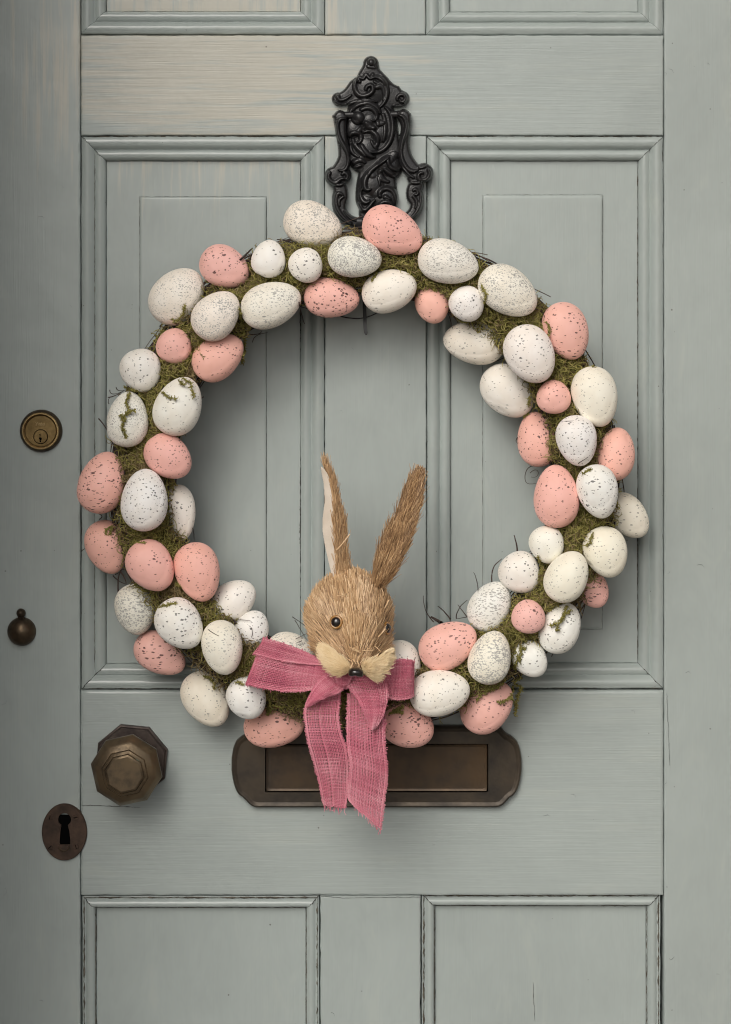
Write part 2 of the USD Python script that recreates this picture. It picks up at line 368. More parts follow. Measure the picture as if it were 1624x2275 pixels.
TOP, BOT, LEFT, RIGHT = -1073, 4321, -112, 1764
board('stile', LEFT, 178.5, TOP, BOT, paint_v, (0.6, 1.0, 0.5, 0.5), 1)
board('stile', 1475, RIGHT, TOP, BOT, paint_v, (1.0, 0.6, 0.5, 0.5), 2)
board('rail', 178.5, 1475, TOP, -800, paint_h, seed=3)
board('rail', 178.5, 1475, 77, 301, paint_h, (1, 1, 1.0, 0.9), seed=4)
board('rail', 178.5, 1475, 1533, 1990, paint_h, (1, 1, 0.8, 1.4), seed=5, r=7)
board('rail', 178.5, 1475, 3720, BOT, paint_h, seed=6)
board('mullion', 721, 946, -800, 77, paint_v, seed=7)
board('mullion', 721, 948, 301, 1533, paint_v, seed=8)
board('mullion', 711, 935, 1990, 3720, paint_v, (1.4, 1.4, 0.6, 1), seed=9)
core = trimesh.creation.box(extents=[(RIGHT - LEFT) * S, 0.006, (BOT - TOP) * S]); core.apply_translation(flatP((LEFT + RIGHT) / 2, (TOP + BOT) / 2, -0.030))
obj('door_core', core, dark_void, DOOR)

BEADS = [(0.6, -0.018), (0.8, -0.0030), (2.2, -0.0018), (5.5, -0.0006), (10, 0.0004), (15, 0.0007), (20, 0.0001), (24, -0.0016), (27, -0.0036), (29, -0.0056), (30.5, -0.0058), (32, -0.0046),
         (35, -0.0032), (39, -0.0024), (44, -0.0024), (48, -0.0035), (51.5, -0.0056), (53.5, -0.0080), (54.5, -0.0125)]
SINGLE = [(0.6, -0.018), (0.9, -0.0052), (3, -0.0040), (6, -0.0042), (8, -0.0052), (9.5, -0.0050), (11.5, -0.0036), (15, -0.0022), (20, -0.0018), (24, -0.0026), (27, -0.0045), (29, -0.0072), (30.5, -0.0080), (31.5, -0.0125)]


def moulded_panel(x0, x1, y0, y1, prof, field=None, seed=1, pd=-0.0095):
    w = prof[-1][0]
    pn = thing('panel', flatP((x0 + x1) / 2, y1, pd), parent=DOOR)
    ix0, ix1, iy0, iy1 = x0 + w, x1 - w, y0 + w, y1 - w
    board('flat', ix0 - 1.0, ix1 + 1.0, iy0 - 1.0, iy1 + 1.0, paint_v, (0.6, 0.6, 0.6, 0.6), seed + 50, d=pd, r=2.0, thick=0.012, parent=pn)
    if field:
        fx0, fx1, fy0, fy1 = field
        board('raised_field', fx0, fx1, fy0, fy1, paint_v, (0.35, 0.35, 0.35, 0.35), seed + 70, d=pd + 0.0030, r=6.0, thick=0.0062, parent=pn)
    pr = np.array(prof)
    for side in range(4):
        horiz = side in (0, 2)
        length = (x1 - x0) if horiz else (y1 - y0)
        n = int(length / 9)
        t = np.linspace(0, 1, n)
        rows = []
        for k, (ww, dd) in enumerate(pr):
            a, b = ww + 0.35, length - ww - 0.35
            s = a + t * (b - a)
            bump = wob(n, 0.00022, 0.16, seed * 31 + side * 7) + wob(n, 0.00012, 0.9, seed * 17 + side + k)
            off = ww + wob(n, 0.55, 0.25, seed * 13 + side * 5 + 3) * (0.3 if k < 2 else 1) + wob(n, 0.45, 1.3, seed * 3 + side * 9 + k)
            off[0] = off[-1] = ww
            dv = dd + (bump if dd > -0.015 else 0) + (np.minimum(wob(n, 0.0017, 0.22, seed * 7 + side), 0.001) if 0 < k < 2 else 0)
            if side == 0: rows.append(flatP(x0 + s, y0 + off, dv))
            elif side == 2: rows.append(flatP(x0 + s, y1 - off, dv))
            elif side == 1: rows.append(flatP(x1 - off, y0 + s, dv))
            else: rows.append(flatP(x0 + off, y0 + s, dv))
        v = np.vstack(rows); f = []
        for k in range(len(pr) - 1):
            i = np.arange(n - 1)
            f.append(np.stack([k * n + i, k * n + i + 1, (k + 1) * n + i + 1], -1)); f.append(np.stack([k * n + i, (k + 1) * n + i + 1, (k + 1) * n + i], -1))
        m = trimesh.Trimesh(v, np.vstack(f), process=False)
        if m.face_normals[:, 1].sum() > 0:
            m.faces = m.faces[:, ::-1]
        obj('moulding', m, paint_m if horiz else paint_mv, pn, smooth=70)
    return pn


moulded_panel(179, 721, -800, 76, BEADS, seed=21)
moulded_panel(946, 1475, -800, 77, BEADS, seed=22)
pa = moulded_panel(179, 721, 301, 1532, BEADS, (307, 591.5, 434.5, 1402), seed=23)
pb = moulded_panel(948, 1475, 301, 1531, BEADS, (1073.5, 1342, 431, 1401), seed=24)
pc = moulded_panel(180, 710, 1991, 3720, SINGLE, seed=25)
pe = moulded_panel(936, 1470, 1987, 3720, SINGLE, seed=26)


def streak(name, pts, wmax, mat, parent, d, seed, jag=0.6, thick=0.0006):
    """A thin ragged line of dirt or a fine crack lying on a surface."""
    p = np.array(pts, float)
    s = np.r_[0, np.cumsum(np.hypot(*np.diff(p, axis=0).T))]
    n = max(int(s[-1] / 3.0), 6)
    t = np.linspace(0, s[-1], n)
    x = np.interp(t, s, p[:, 0]); y = np.interp(t, s, p[:, 1])
    tx, ty = np.gradient(x), np.gradient(y); L = np.hypot(tx, ty); nx, ny = -ty / L, tx / L
    j = wob(n, jag, 0.45, seed) + wob(n, jag * 0.6, 1.4, seed + 5)
    x = x + nx * j; y = y + ny * j
    w = wmax * np.clip(0.55 + wob(n, 0.7, 0.3, seed + 9), 0.12, 1.1) * np.clip(np.minimum(t, s[-1] - t) / 14, 0.15, 1) * 0.5
    a = flatP(x + nx * w, y + ny * w, d); b = flatP(x - nx * w, y - ny * w, d); c = flatP(x, y, d + thick)
    v = np.vstack([a, c, b]); i = np.arange(n - 1); f = []
    for k in range(2):
        f.append(np.stack([k * n + i, k * n + i + 1, (k + 1) * n + i + 1], -1)); f.append(np.stack([k * n + i, (k + 1) * n + i + 1, (k + 1) * n + i], -1))
    m = trimesh.Trimesh(v, np.vstack(f), process=False)
    if m.face_normals[:, 1].sum() > 0:
        m.faces = m.faces[:, ::-1]
    return obj(name, m, mat, parent)


for k, (pn, (a0, a1, b0, b1)) in enumerate(((pa, (307, 591.5, 434.5, 1402)), (pb, (1073.5, 1342, 431, 1401)))):
    for q, ln in enumerate((((a0, b0), (a1, b0)), ((a0, b0), (a0, b1)), ((a1, b0), (a1, b1)), ((a0, b1), (a1, b1)))):
        streak('grime', ln, 0.95, grime, pn, -0.0094, 400 + 10 * k + q, 0.45, 0.0005)


def mitre(pn, x, y, sx, sy, prof, seed, width):
    w = np.linspace(1.5, prof[-1][0] - 1.5, 26); pr = np.array(prof)
    dd = np.interp(w, pr[:, 0], pr[:, 1]) + 0.0002
    j = wob(26, 1.5, 0.5, seed); xx = x + sx * (w + j); yy = y + sy * (w - j); wd = width * (0.5 + np.clip(wob(26, 0.5, 0.6, seed + 2), -0.3, 0.6)) * 0.5
    a = flatP(xx + wd, yy - sx * sy * wd, dd); b = flatP(xx - wd, yy + sx * sy * wd, dd); n = 26; i = np.arange(n - 1)
    f = np.vstack([np.stack([i, i + 1, n + i + 1], -1), np.stack([i, n + i + 1, n + i], -1)]); m = trimesh.Trimesh(np.vstack([a, b]), f, process=False)
    if m.face_normals[:, 1].sum() > 0:
        m.faces = m.faces[:, ::-1]
    obj('crack', m, crack_m, pn)


for k, (pn, x, y, sx, sy, wd) in enumerate(((pa, 179, 301, 1, 1, 1.3), (pa, 721, 301, -1, 1, 1.8), (pa, 179, 1532, 1, -1, 1.5), (pb, 948, 301, 1, 1, 1.4), (pb, 1475, 301, -1, 1, 1.0), (pb, 1475, 1531, -1, -1, 2.0), (pb, 948, 1531, 1, -1, 1.2))):
    mitre(pn, x, y, sx, sy, BEADS, 300 + k, wd)
for k, (pn, x, y, sx) in enumerate(((pc, 180, 1991, 1), (pc, 710, 1991, -1), (pe, 936, 1987, 1), (pe, 1470, 1987, -1))):
    mitre(pn, x, y, sx, 1, SINGLE, 320 + k, 1.8)
streak('crack', [(180, 1788), (205, 1788), (240, 1790), (312, 1793)], 1.6, crack_m, DOOR, 0.0001, 1)
streak('crack', [(713, 1990), (760, 1994), (850, 1993), (934, 1992)], 1.0, crack_m, DOOR, 0.0001, 2)
streak('crack', [(1481, 1540), (1483, 1580), (1486, 1650), (1488, 1700)], 0.7, crack_m, DOOR, 0.0001, 3)
streak('crack', [(665.5, 360), (668, 450), (666, 700), (669, 800), (670, 980), (667, 1060), (666, 1200), (668, 1300), (669, 1420)], 2.4, crack_m, pa, -0.0088, 4, 1.0)
streak('crack', [(1186, 2190), (1188, 2235), (1190, 2274)], 1.0, crack_m, pe, -0.0094, 5)
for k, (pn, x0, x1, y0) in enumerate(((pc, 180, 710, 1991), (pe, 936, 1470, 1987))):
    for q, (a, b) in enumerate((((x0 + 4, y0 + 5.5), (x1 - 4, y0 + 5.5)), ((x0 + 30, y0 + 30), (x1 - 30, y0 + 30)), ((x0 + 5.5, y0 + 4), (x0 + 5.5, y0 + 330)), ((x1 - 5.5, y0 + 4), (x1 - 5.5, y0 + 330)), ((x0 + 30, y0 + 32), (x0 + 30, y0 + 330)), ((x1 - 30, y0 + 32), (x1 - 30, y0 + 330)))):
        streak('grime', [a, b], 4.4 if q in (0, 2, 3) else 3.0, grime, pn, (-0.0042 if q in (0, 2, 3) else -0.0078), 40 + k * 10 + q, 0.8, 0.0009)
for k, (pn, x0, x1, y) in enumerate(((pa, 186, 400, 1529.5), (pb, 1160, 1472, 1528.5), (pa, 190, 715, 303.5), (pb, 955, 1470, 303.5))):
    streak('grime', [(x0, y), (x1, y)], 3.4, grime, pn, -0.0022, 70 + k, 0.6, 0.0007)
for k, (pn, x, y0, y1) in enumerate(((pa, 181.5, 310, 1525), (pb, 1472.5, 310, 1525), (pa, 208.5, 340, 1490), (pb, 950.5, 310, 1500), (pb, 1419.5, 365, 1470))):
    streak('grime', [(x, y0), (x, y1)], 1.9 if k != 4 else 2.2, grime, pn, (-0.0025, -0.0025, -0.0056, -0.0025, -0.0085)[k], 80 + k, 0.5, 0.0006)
r_ = random.Random(5)
for k in range(34):       # hairline nicks and stuck bristles in the paint
    while True:
        x, y = r_.uniform(10, 1610), r_.uniform(90, 2250)
        if not (178 < x < 1475) or 1545 < y < 1980 or (235 < x < 660 and 2040 < y) or (730 < x < 930):
            break
    dd = -0.0092 if (235 < x < 660 and 2040 < y) else 0.0001
    a = r_.uniform(0, 6.28) if r_.random() < 0.4 else r_.uniform(-0.3, 0.3); L = r_.uniform(4, 11)
    if dd > 0 or r_.random() < 0.6:
        streak('nick', [(x, y), (x + L * math.cos(a), y + L * math.sin(a)), (x + 1.6 * L * math.cos(a + 0.5), y + 1.6 * L * math.sin(a + 0.5))], 0.9, crack_m, DOOR, dd, 200 + k, 0.3, 0.0003)

# ------------------------------------------------------------------ doorway outside the picture: frame, ground lighting the door from below, and a wall added to shade its sides
def boxm(x0, x1, y0, y1, z0, z1):
    b = trimesh.creation.box(extents=[x1 - x0, y1 - y0, z1 - z0]); b.apply_translation([(x0 + x1) / 2, (y0 + y1) / 2, (z0 + z1) / 2]); return b


XL, XR = (LEFT - CX) * S, (RIGHT - CX) * S
ZT = Z0 + (CY - TOP) * S
wall_m = M('added_wall_render', {'g': ('geometry', {}), 'n': ('noise_texture', {'scale': 30.0, 'detail': 6.0}), 'r': ('rgb_ramp', {'ramp': [(0.3, (0.13, 0.10, 0.085)), (0.7, (0.20, 0.15, 0.12))]}), 'b': ('bump', {'distance': 0.004, 'strength': 0.6}), 'p': ('principled_bsdf', {'roughness': 0.9})},
           [('g.position', 'n.vector'), ('n.fac', 'r.fac'), ('r.color', 'p.base_color'), ('n.fac', 'b.height'), ('b.normal', 'p.normal')])
stone_m = M('pavement_stone', {'g': ('geometry', {}), 'n': ('noise_texture', {'scale': 9.0, 'detail': 6.0}), 'r': ('rgb_ramp', {'ramp': [(0.3, (0.075, 0.072, 0.066)), (0.7, (0.12, 0.115, 0.105))]}), 'p': ('principled_bsdf', {'roughness': 0.85})},
            [('g.position', 'n.vector'), ('n.fac', 'r.fac'), ('r.color', 'p.base_color')])
DF = thing('door_frame', [0, 0, 0], 'sage green painted wooden door frame', 'door frame', kind='structure')
for a, b in ((XL - 0.022, XL - 0.003), (XR + 0.003, XR + 0.022)):
    obj('jamb', boxm(a, b, -0.012, 0.06, 0, ZT + 0.003), paint_v, DF)
obj('head', boxm(XL - 0.022, XR + 0.022, -0.012, 0.06, ZT + 0.003, ZT + 0.06), paint_h, DF)
HW = thing('added_shade_wall', [0, 0, 0], 'unseen wall added round the door, made deep to shade its sides', 'wall', kind='structure')
RV = -0.42  # added wall stands this far forward to darken the door's sides
for a, b in ((-3.0, XL - 0.022), (XR + 0.022, 3.0)):
    obj('wall_side', boxm(a, b, RV, 0.08, 0, 3.2), wall_m, HW)
obj('wall_above', boxm(XL - 0.022, XR + 0.022, RV, 0.08, ZT + 0.20, 3.2), wall_m, HW)
obj('doorstep', boxm(XL - 0.022, XR + 0.022, -0.45, 0.08, -0.09, -0.005), stone_m, HW)
obj('pavement', boxm(-40, 40, -60, RV - 0.23, -0.4, -0.12), stone_m, kind='structure', label='grey stone pavement in front of the house', cat='pavement')

# ------------------------------------------------------------------ door furniture
def FC(dx, dy):
    return flatP(dx, dy, 0.0)


# rim lock cylinder
c = FC(91.8, 956.5); u = S
cyl = thing('lock_cylinder', c, 'round brass lock cylinder with a bright rim ring and small key slot', 'lock')
obj('rim', lathe([(46.5 * u, -0.001), (46.5 * u, 0.0016), (45 * u, 0.003), (41 * u, 0.0052), (39.2 * u, 0.0062), (38 * u, 0.0062), (36.6 * u, 0.0052), (35 * u, 0.0032), (34.4 * u, 0.0020)], c, 72, cap=False), brass_ring, cyl, smooth=35)
obj('rim_skirt', lathe([(47.2 * u, -0.001), (47.2 * u, 0.0012), (46.2 * u, 0.0026), (43.5 * u, 0.0044), (42.0 * u, 0.0051)], c, 72, cap=False), brass_dark, cyl, smooth=35)
obj('face', lathe([(34.6 * u, 0.0), (34.6 * u, 0.0028), (33.6 * u, 0.0034)], c, 64), brass_face, cyl, smooth=35)
c2 = FC(91.8, 969)
plug = obj('plug', lathe([(15.2 * u, 0.002), (15.2 * u, 0.0037), (14.3 * u, 0.0042)], c2, 40), brass_face, cyl, smooth=35)
obj('plug_gap', lathe([(16.4 * u, 0.0030), (16.4 * u, 0.00355)], c2, 40), dark_void, cyl)
kx = [(89.5, 963), (91.5, 962), (92, 966), (91, 970), (94.5, 972), (94.5, 975), (92, 977), (93.5, 981), (90, 981), (90, 976), (88.5, 973), (90, 969)]
kb = trimesh.creation.extrude_polygon(Polygon([((x - CX) * S, (CY - y) * S) for x, y in kx]), 0.0004, engine='earcut')
kb.apply_transform(trimesh.transformations.rotation_matrix(np.pi / 2, [1, 0, 0])); kb.apply_translation([0, -0.0042, Z0])
obj('keyhole', kb, dark_void, cyl)
tm = meshkit.text_mesh('Yale', 0.0029, 0.0004); tm.apply_translation([-tm.bounds[:, 0].mean(), 0, 0])
tm.apply_transform(trimesh.transformations.rotation_matrix(np.pi / 2, [1, 0, 0])); tm.apply_translation(flatP(90.5, 944.5, 0.0033))
obj('lettering', tm, brass_mark, cyl)

# drop cover
c = FC(48.5, 1402)
drop = thing('keyhole_cover', c, 'small domed dark bronze keyhole cover hanging from a little ball', 'keyhole cover')
R = 32 * u
obj('cover', lathe([(R, -0.0005), (R, 0.001), (R * 0.95, 0.0035), (R * 0.82, 0.0064), (R * 0.62, 0.0088), (R * 0.4, 0.0103), (R * 0.2, 0.0110), (R * .06, 0.0112)], c, 56), brass_dark, drop, smooth=True)
cb = FC(48, 1360.5); R = 10.4 * u
obj('pivot_ball', lathe([(R * .8, -0.0005), (R, 0.0025), (R * 0.95, 0.004), (R * 0.75, 0.0056), (R * 0.45, 0.0066), (R * 0.15, 0.007)], cb, 32), brass_dark, drop, smooth=True)
nk = trimesh.creation.box(extents=[13 * u, 0.004, 16 * u]); nk.apply_translation(FC(48, 1370) + [0, -0.0015, 0])
obj('neck', nk, brass_dark, drop)

# oval escutcheon
an = np.linspace(0, 2 * np.pi, 120, endpoint=False)
ov = np.stack([143.7 + 50.2 * np.cos(an), 1847 + 63 * np.sin(an)], -1)
ka = np.radians(np.linspace(120, 420, 24))
hole = np.vstack([np.stack([144.5 + 14.5 * np.cos(ka), 1818.5 + 14.5 * np.sin(ka)], -1), [[155.5, 1845], [157.5, 1868]], [[157, 1874]], [[134, 1874]], [[133.5, 1868], [135, 1845]]])
esc = thing('escutcheon', FC(143.7, 1847), 'flat oval rusty brown plate with an open keyhole and four screws', 'escutcheon')
obj('plate', outline_slab(ov, [(0, -0.001), (0, 0.0016), (0.8, 0.0024), (2.2, 0.0030)], hole), rust, esc, smooth=40)
obj('key_opening', trimesh.creation.box(extents=[40 * u, 0.001, 72 * u], transform=trimesh.transformations.translation_matrix(FC(145, 1845) + [0, -0.0006, 0])), dark_void, esc)
a2 = np.radians(np.linspace(10, 170, 20))
cup = np.stack([143.5 + 12 * np.cos(a2), 1877 + 11 * np.sin(a2), np.full(20, 0.0032)], -1)
cv, cf, _ = tubes(flatP(cup[:, 0], cup[:, 1], cup[:, 2])[None], 0.0006, 6)
obj('worn_lip', (cv, cf), brass_dark, esc, smooth=True)
for sx, sy in ((112.3, 1813), (170, 1813), (112.3, 1878.8), (170, 1878)):
    sc_ = FC(sx, sy)
    p_ = obj('screw', lathe([(6 * u, 0.0025), (6 * u, 0.0036), (5.2 * u, 0.0040)], sc_, 20), rust, esc, smooth=30)
    sl = trimesh.creation.box(extents=[9 * u, 0.0004, 1.6 * u]); sl.apply_transform(trimesh.transformations.rotation_matrix(r_.uniform(0, 3), [0, 1, 0])); sl.apply_translation(sc_ + [0, -0.0041, 0])
    obj('screw_slot', sl, dark_void, esc)

# octagonal knob
knob = thing('doorknob', FC(293, 1688), 'octagonal aged brass doorknob standing on a dark octagonal rose', 'doorknob')


def octa(centre, rings, rot, sides=8):
    m = lathe(rings, centre, sides, rot=math.radians(rot))
    return m


rc = FC(293, 1688)
oct_r = 84 * u
obj('rose', octa(rc, [(oct_r, -0.001), (oct_r, 0.003), (oct_r * 0.985, 0.0042), (oct_r * 0.955, 0.0048), (oct_r * 0.94, 0.0046), (oct_r * 0.93, 0.0058), (oct_r * 0.91, 0.0064)], 22.5 - 5.5), brass_rose, knob, smooth=25)
sw = FC(331, 1658)
obj('screw', lathe([(8.6 * u, 0.006), (8.6 * u, 0.0070), (7.4 * u, 0.0076)], sw, 24), brass_rose, knob, smooth=30)
sl = trimesh.creation.box(extents=[14 * u, 0.0004, 2.2 * u]); sl.apply_translation(sw + [0, -0.0077, 0]); obj('screw_slot', sl, dark_void, knob)
obj('neck', lathe([(30 * u, 0.004), (28 * u, 0.010), (24 * u, 0.018), (27 * u, 0.026), (40 * u, 0.031)], rc, 40), brass_rose, knob, smooth=40)
kr = 79 * u
obj('knob', octa(rc, [(kr * 0.5, 0.027), (kr * 0.86, 0.0295), (kr * 0.98, 0.034), (kr, 0.0375), (kr * 0.985, 0.0400), (kr * 0.86, 0.0455), (kr * 0.80, 0.0472), (kr * 0.66, 0.0494), (kr * 0.645, 0.0490), (kr * 0.63, 0.0502), (kr * 0.56, 0.0516), (kr * 0.545, 0.0510), (kr * 0.53, 0.0524), (kr * 0.48, 0.0534)], 22.5 + 12.5), brass_knob, knob, smooth=30)
vg = trimesh.creation.icosphere(2, 1.0); vg.apply_scale([0.0030, 0.0006, 0.0022]); vg.apply_transform(trimesh.transformations.rotation_matrix(0.7, [0, 1, 0])); vg.apply_translation(rc + np.array([0.0101, -0.0508, 0.0100]))
obj('verdigris_patch', vg, verdigris, knob, smooth=True)

# letter plate
lp = []
def arc(pts): lp.extend(pts)
half = [(567, 1791), (556, 1786), (548, 1777), (541, 1769), (531, 1763), (524, 1752), (518, 1732), (514.5, 1708), (515, 1680), (519, 1657), (526, 1642), (538, 1632), (547, 1628), (556, 1619), (562, 1611), (572, 1609)]
cxp = 836.5
full = half + [(2 * cxp - x, y) for x, y in half[::-1]]
fp = Polygon(full).buffer(-2.5).buffer(5).buffer(-2.5)
letter = thing('letter_plate', FC(cxp, 1700), 'wide dark bronze letter plate with scooped corners behind the bow tails', 'letter plate')
fx0, fx1, fy0, fy1 = 591, 1082.5, 1650, 1755
rect = lambda g: np.array(Polygon([(fx0 - g, fy0 - g), (fx1 + g, fy0 - g), (fx1 + g, fy1 + g), (fx0 - g, fy1 + g)]).buffer(-3).buffer(3).exterior.coords)[:-1]
obj('plate', outline_slab(np.array(fp.exterior.coords)[:-1], [(0, -0.001), (0, 0.0030), (0.9, 0.0050), (2.6, 0.0064), (5.5, 0.0072), (8, 0.0070), (11, 0.0062), (13, 0.0060)], hole=rect(1.3)), brass_plate, letter, smooth=35)
obj('flap_gap', boxm((fx0 - 4 - CX) * S, (fx1 + 4 - CX) * S, -0.0016, -0.0004, Z0 + (CY - fy1 - 4) * S, Z0 + (CY - fy0 + 4) * S), dark_void, letter)
obj('flap', outline_slab(rect(0), [(0, 0.0018), (0.2, 0.0042), (1.0, 0.0054), (2.2, 0.0058), (4.5, 0.0054), (6.5, 0.0052)]), brass_flap, letter, smooth=35)

# ------------------------------------------------------------------ cast relief (knocker)
K0 = (659.7, 101.5, 0.23957)


def relief(outline, strokes, name, parent, mat, base, step=3.0, dback=0.0, rim=None, blur=1.0, holes=(), off=0.0, swell=()):
    """A casting as a height field over the grid of its own close-up. outline: list of (points, radius list, height mm) that make the body;
    strokes: raised ridges and bosses (points, radii, height mm) on it."""
    allp = np.vstack([np.array(o[0], float) for o in outline]); mr = max(np.max(o[1]) for o in outline)
    x0, y0 = allp.min(0) - mr - 8; x1, y1 = allp.max(0) + mr + 8
    xs, ys = np.arange(x0, x1, step), np.arange(y0, y1, step)
    gx, gy = np.meshgrid(xs, ys); pts = np.stack([gx.ravel(), gy.ravel()], -1)

    def dense(p, r):
        p = np.array(p, float); r = np.broadcast_to(np.asarray(r, float), (len(p),))
        if len(p) == 1:
            return p, r
        s = np.r_[0, np.cumsum(np.hypot(*np.diff(p, axis=0).T))]
        n = max(int(s[-1] / 6), 2); t = np.linspace(0, s[-1], n)
        if len(p) > 2:
            return np.stack([CubicSpline(s, p[:, 0])(t), CubicSpline(s, p[:, 1])(t)], -1), np.interp(t, s, r)
        return np.stack([np.interp(t, s, p[:, 0]), np.interp(t, s, p[:, 1])], -1), np.interp(t, s, r)

    def field(items, power=0.5):
        h = np.full(len(pts), -1.0)
        for p, r, hh in items:
            q, rr = dense(p, r)
            lo, hi = q.min(0) - rr.max(), q.max(0) + rr.max()
            sel = np.where((pts >= lo).all(1) & (pts <= hi).all(1))[0]
            if not len(sel): continue
            d, i = cKDTree(q).query(pts[sel], k=min(4, len(q)))
            d = np.atleast_2d(d.T).T; i = np.atleast_2d(i.T).T
            x = (1 - (d / rr[i]) ** 2).max(1)
            ok = x > 0
            h[sel[ok]] = np.maximum(h[sel[ok]], hh * x[ok] ** power)
        return h
    body = field([(p, r, h) for p, r, h in outline], 0.42)
    inside = body > 0
    for hp in holes:
        inside &= ~shapely.contains_xy(Polygon(hp), pts[:, 0], pts[:, 1])
    h = np.where(inside, body, 0)
    # rounded edge following the whole outline
    mask = inside.reshape(gx.shape)
    dist = distance_transform_edt(mask) * step
    edge = np.clip(dist / 34.0, 0, 1); edge = np.sqrt(1 - (1 - edge) ** 2)
    if rim is not None:
        h = (rim * edge).ravel() + 0.25 * h
    s = field(strokes, 0.55)
    for it in swell:
        w_ = field([it], 0.8); h = h + np.where(w_ > 0, w_, 0)
    h = h + np.where((s > 0), s, 0)
    h = h.reshape(gx.shape) * np.clip(dist / 10.0, 0, 1) ** 0.5
    h = gaussian_filter(h, blur) * mask + meshkit.fbm(np.stack([gx / 9, gy / 9, gx * 0], -1), 2, 3) * 0.12
    idx = -np.ones(mask.shape, int); idx[mask] = np.arange(mask.sum())
    n = mask.sum()
    D = (K0[0] + K0[2] * gx[mask], K0[1] + K0[2] * gy[mask])
    front = P(D[0], D[1], base + off + h[mask] * 1e-3)
    back = P(D[0], D[1], np.full(n, base + dback))
    cell = mask[:-1, :-1] & mask[1:, :-1] & mask[:-1, 1:] & mask[1:, 1:]
    a, b, c_, d_ = idx[:-1, :-1][cell], idx[:-1, 1:][cell], idx[1:, 1:][cell], idx[1:, :-1][cell]
    F = np.vstack([np.stack([a, c_, b], -1), np.stack([a, d_, c_], -1)])
    v = front
    t = trimesh.Trimesh(front, F, process=False)
    e = t.edges_sorted; uq, cnt = np.unique(e, axis=0, return_counts=True); bd = uq[cnt == 1]
    v = np.vstack([front, back])
    # skirt; winding follows the front face's own edge direction
    ed = t.edges; key = {tuple(x) for x in map(tuple, bd)}
    sk = [(p_, q_) for p_, q_ in map(tuple, ed) if (min(p_, q_), max(p_, q_)) in key]
    sk = np.array(sk)
    G = np.vstack([np.stack([sk[:, 1], sk[:, 0], sk[:, 0] + n], -1), np.stack([sk[:, 1], sk[:, 0] + n, sk[:, 1] + n], -1)])
    allf = np.vstack([F, G, F[:, ::-1] + n])
    m = trimesh.Trimesh(v, allf, process=False)
    m.remove_unreferenced_vertices()
    if t.face_normals[:, 1].sum() > 0:
        m.invert()
    return obj(name, m, mat, parent, smooth=60)


knk = thing('door_knocker', FC(818, 300), 'ornate black cast iron knocker with scrollwork and a mask above the wreath', 'door knocker')
body = [([(685, 165)], [74], 6), ([(685, 190), (690, 330), (700, 430), (690, 520)], [70, 165, 200, 205], 7),
        ([(640, 330), (560, 400), (470, 470), (390, 495)], [90, 100, 75, 62], 5), ([(380, 490)], [60], 5), ([(800, 380), (900, 470), (970, 490)], [90, 110, 72], 5),
        ([(975, 485)], [70], 6), ([(660, 600), (665, 800), (700, 960)], [195, 215, 190], 8), ([(830, 640), (880, 860), (900, 1000)], [90, 70, 70], 6),
        ([(560, 950), (545, 1060), (600, 1120)], [80, 70, 70], 6), ([(700, 1020), (740, 1100), (850, 1130)], [190, 180, 130], 7), ([(760, 1130), (740, 1250), (740, 1400)], [170, 185, 202], 7), ([(700, 1480), (640, 1560)], [130, 70], 5)]
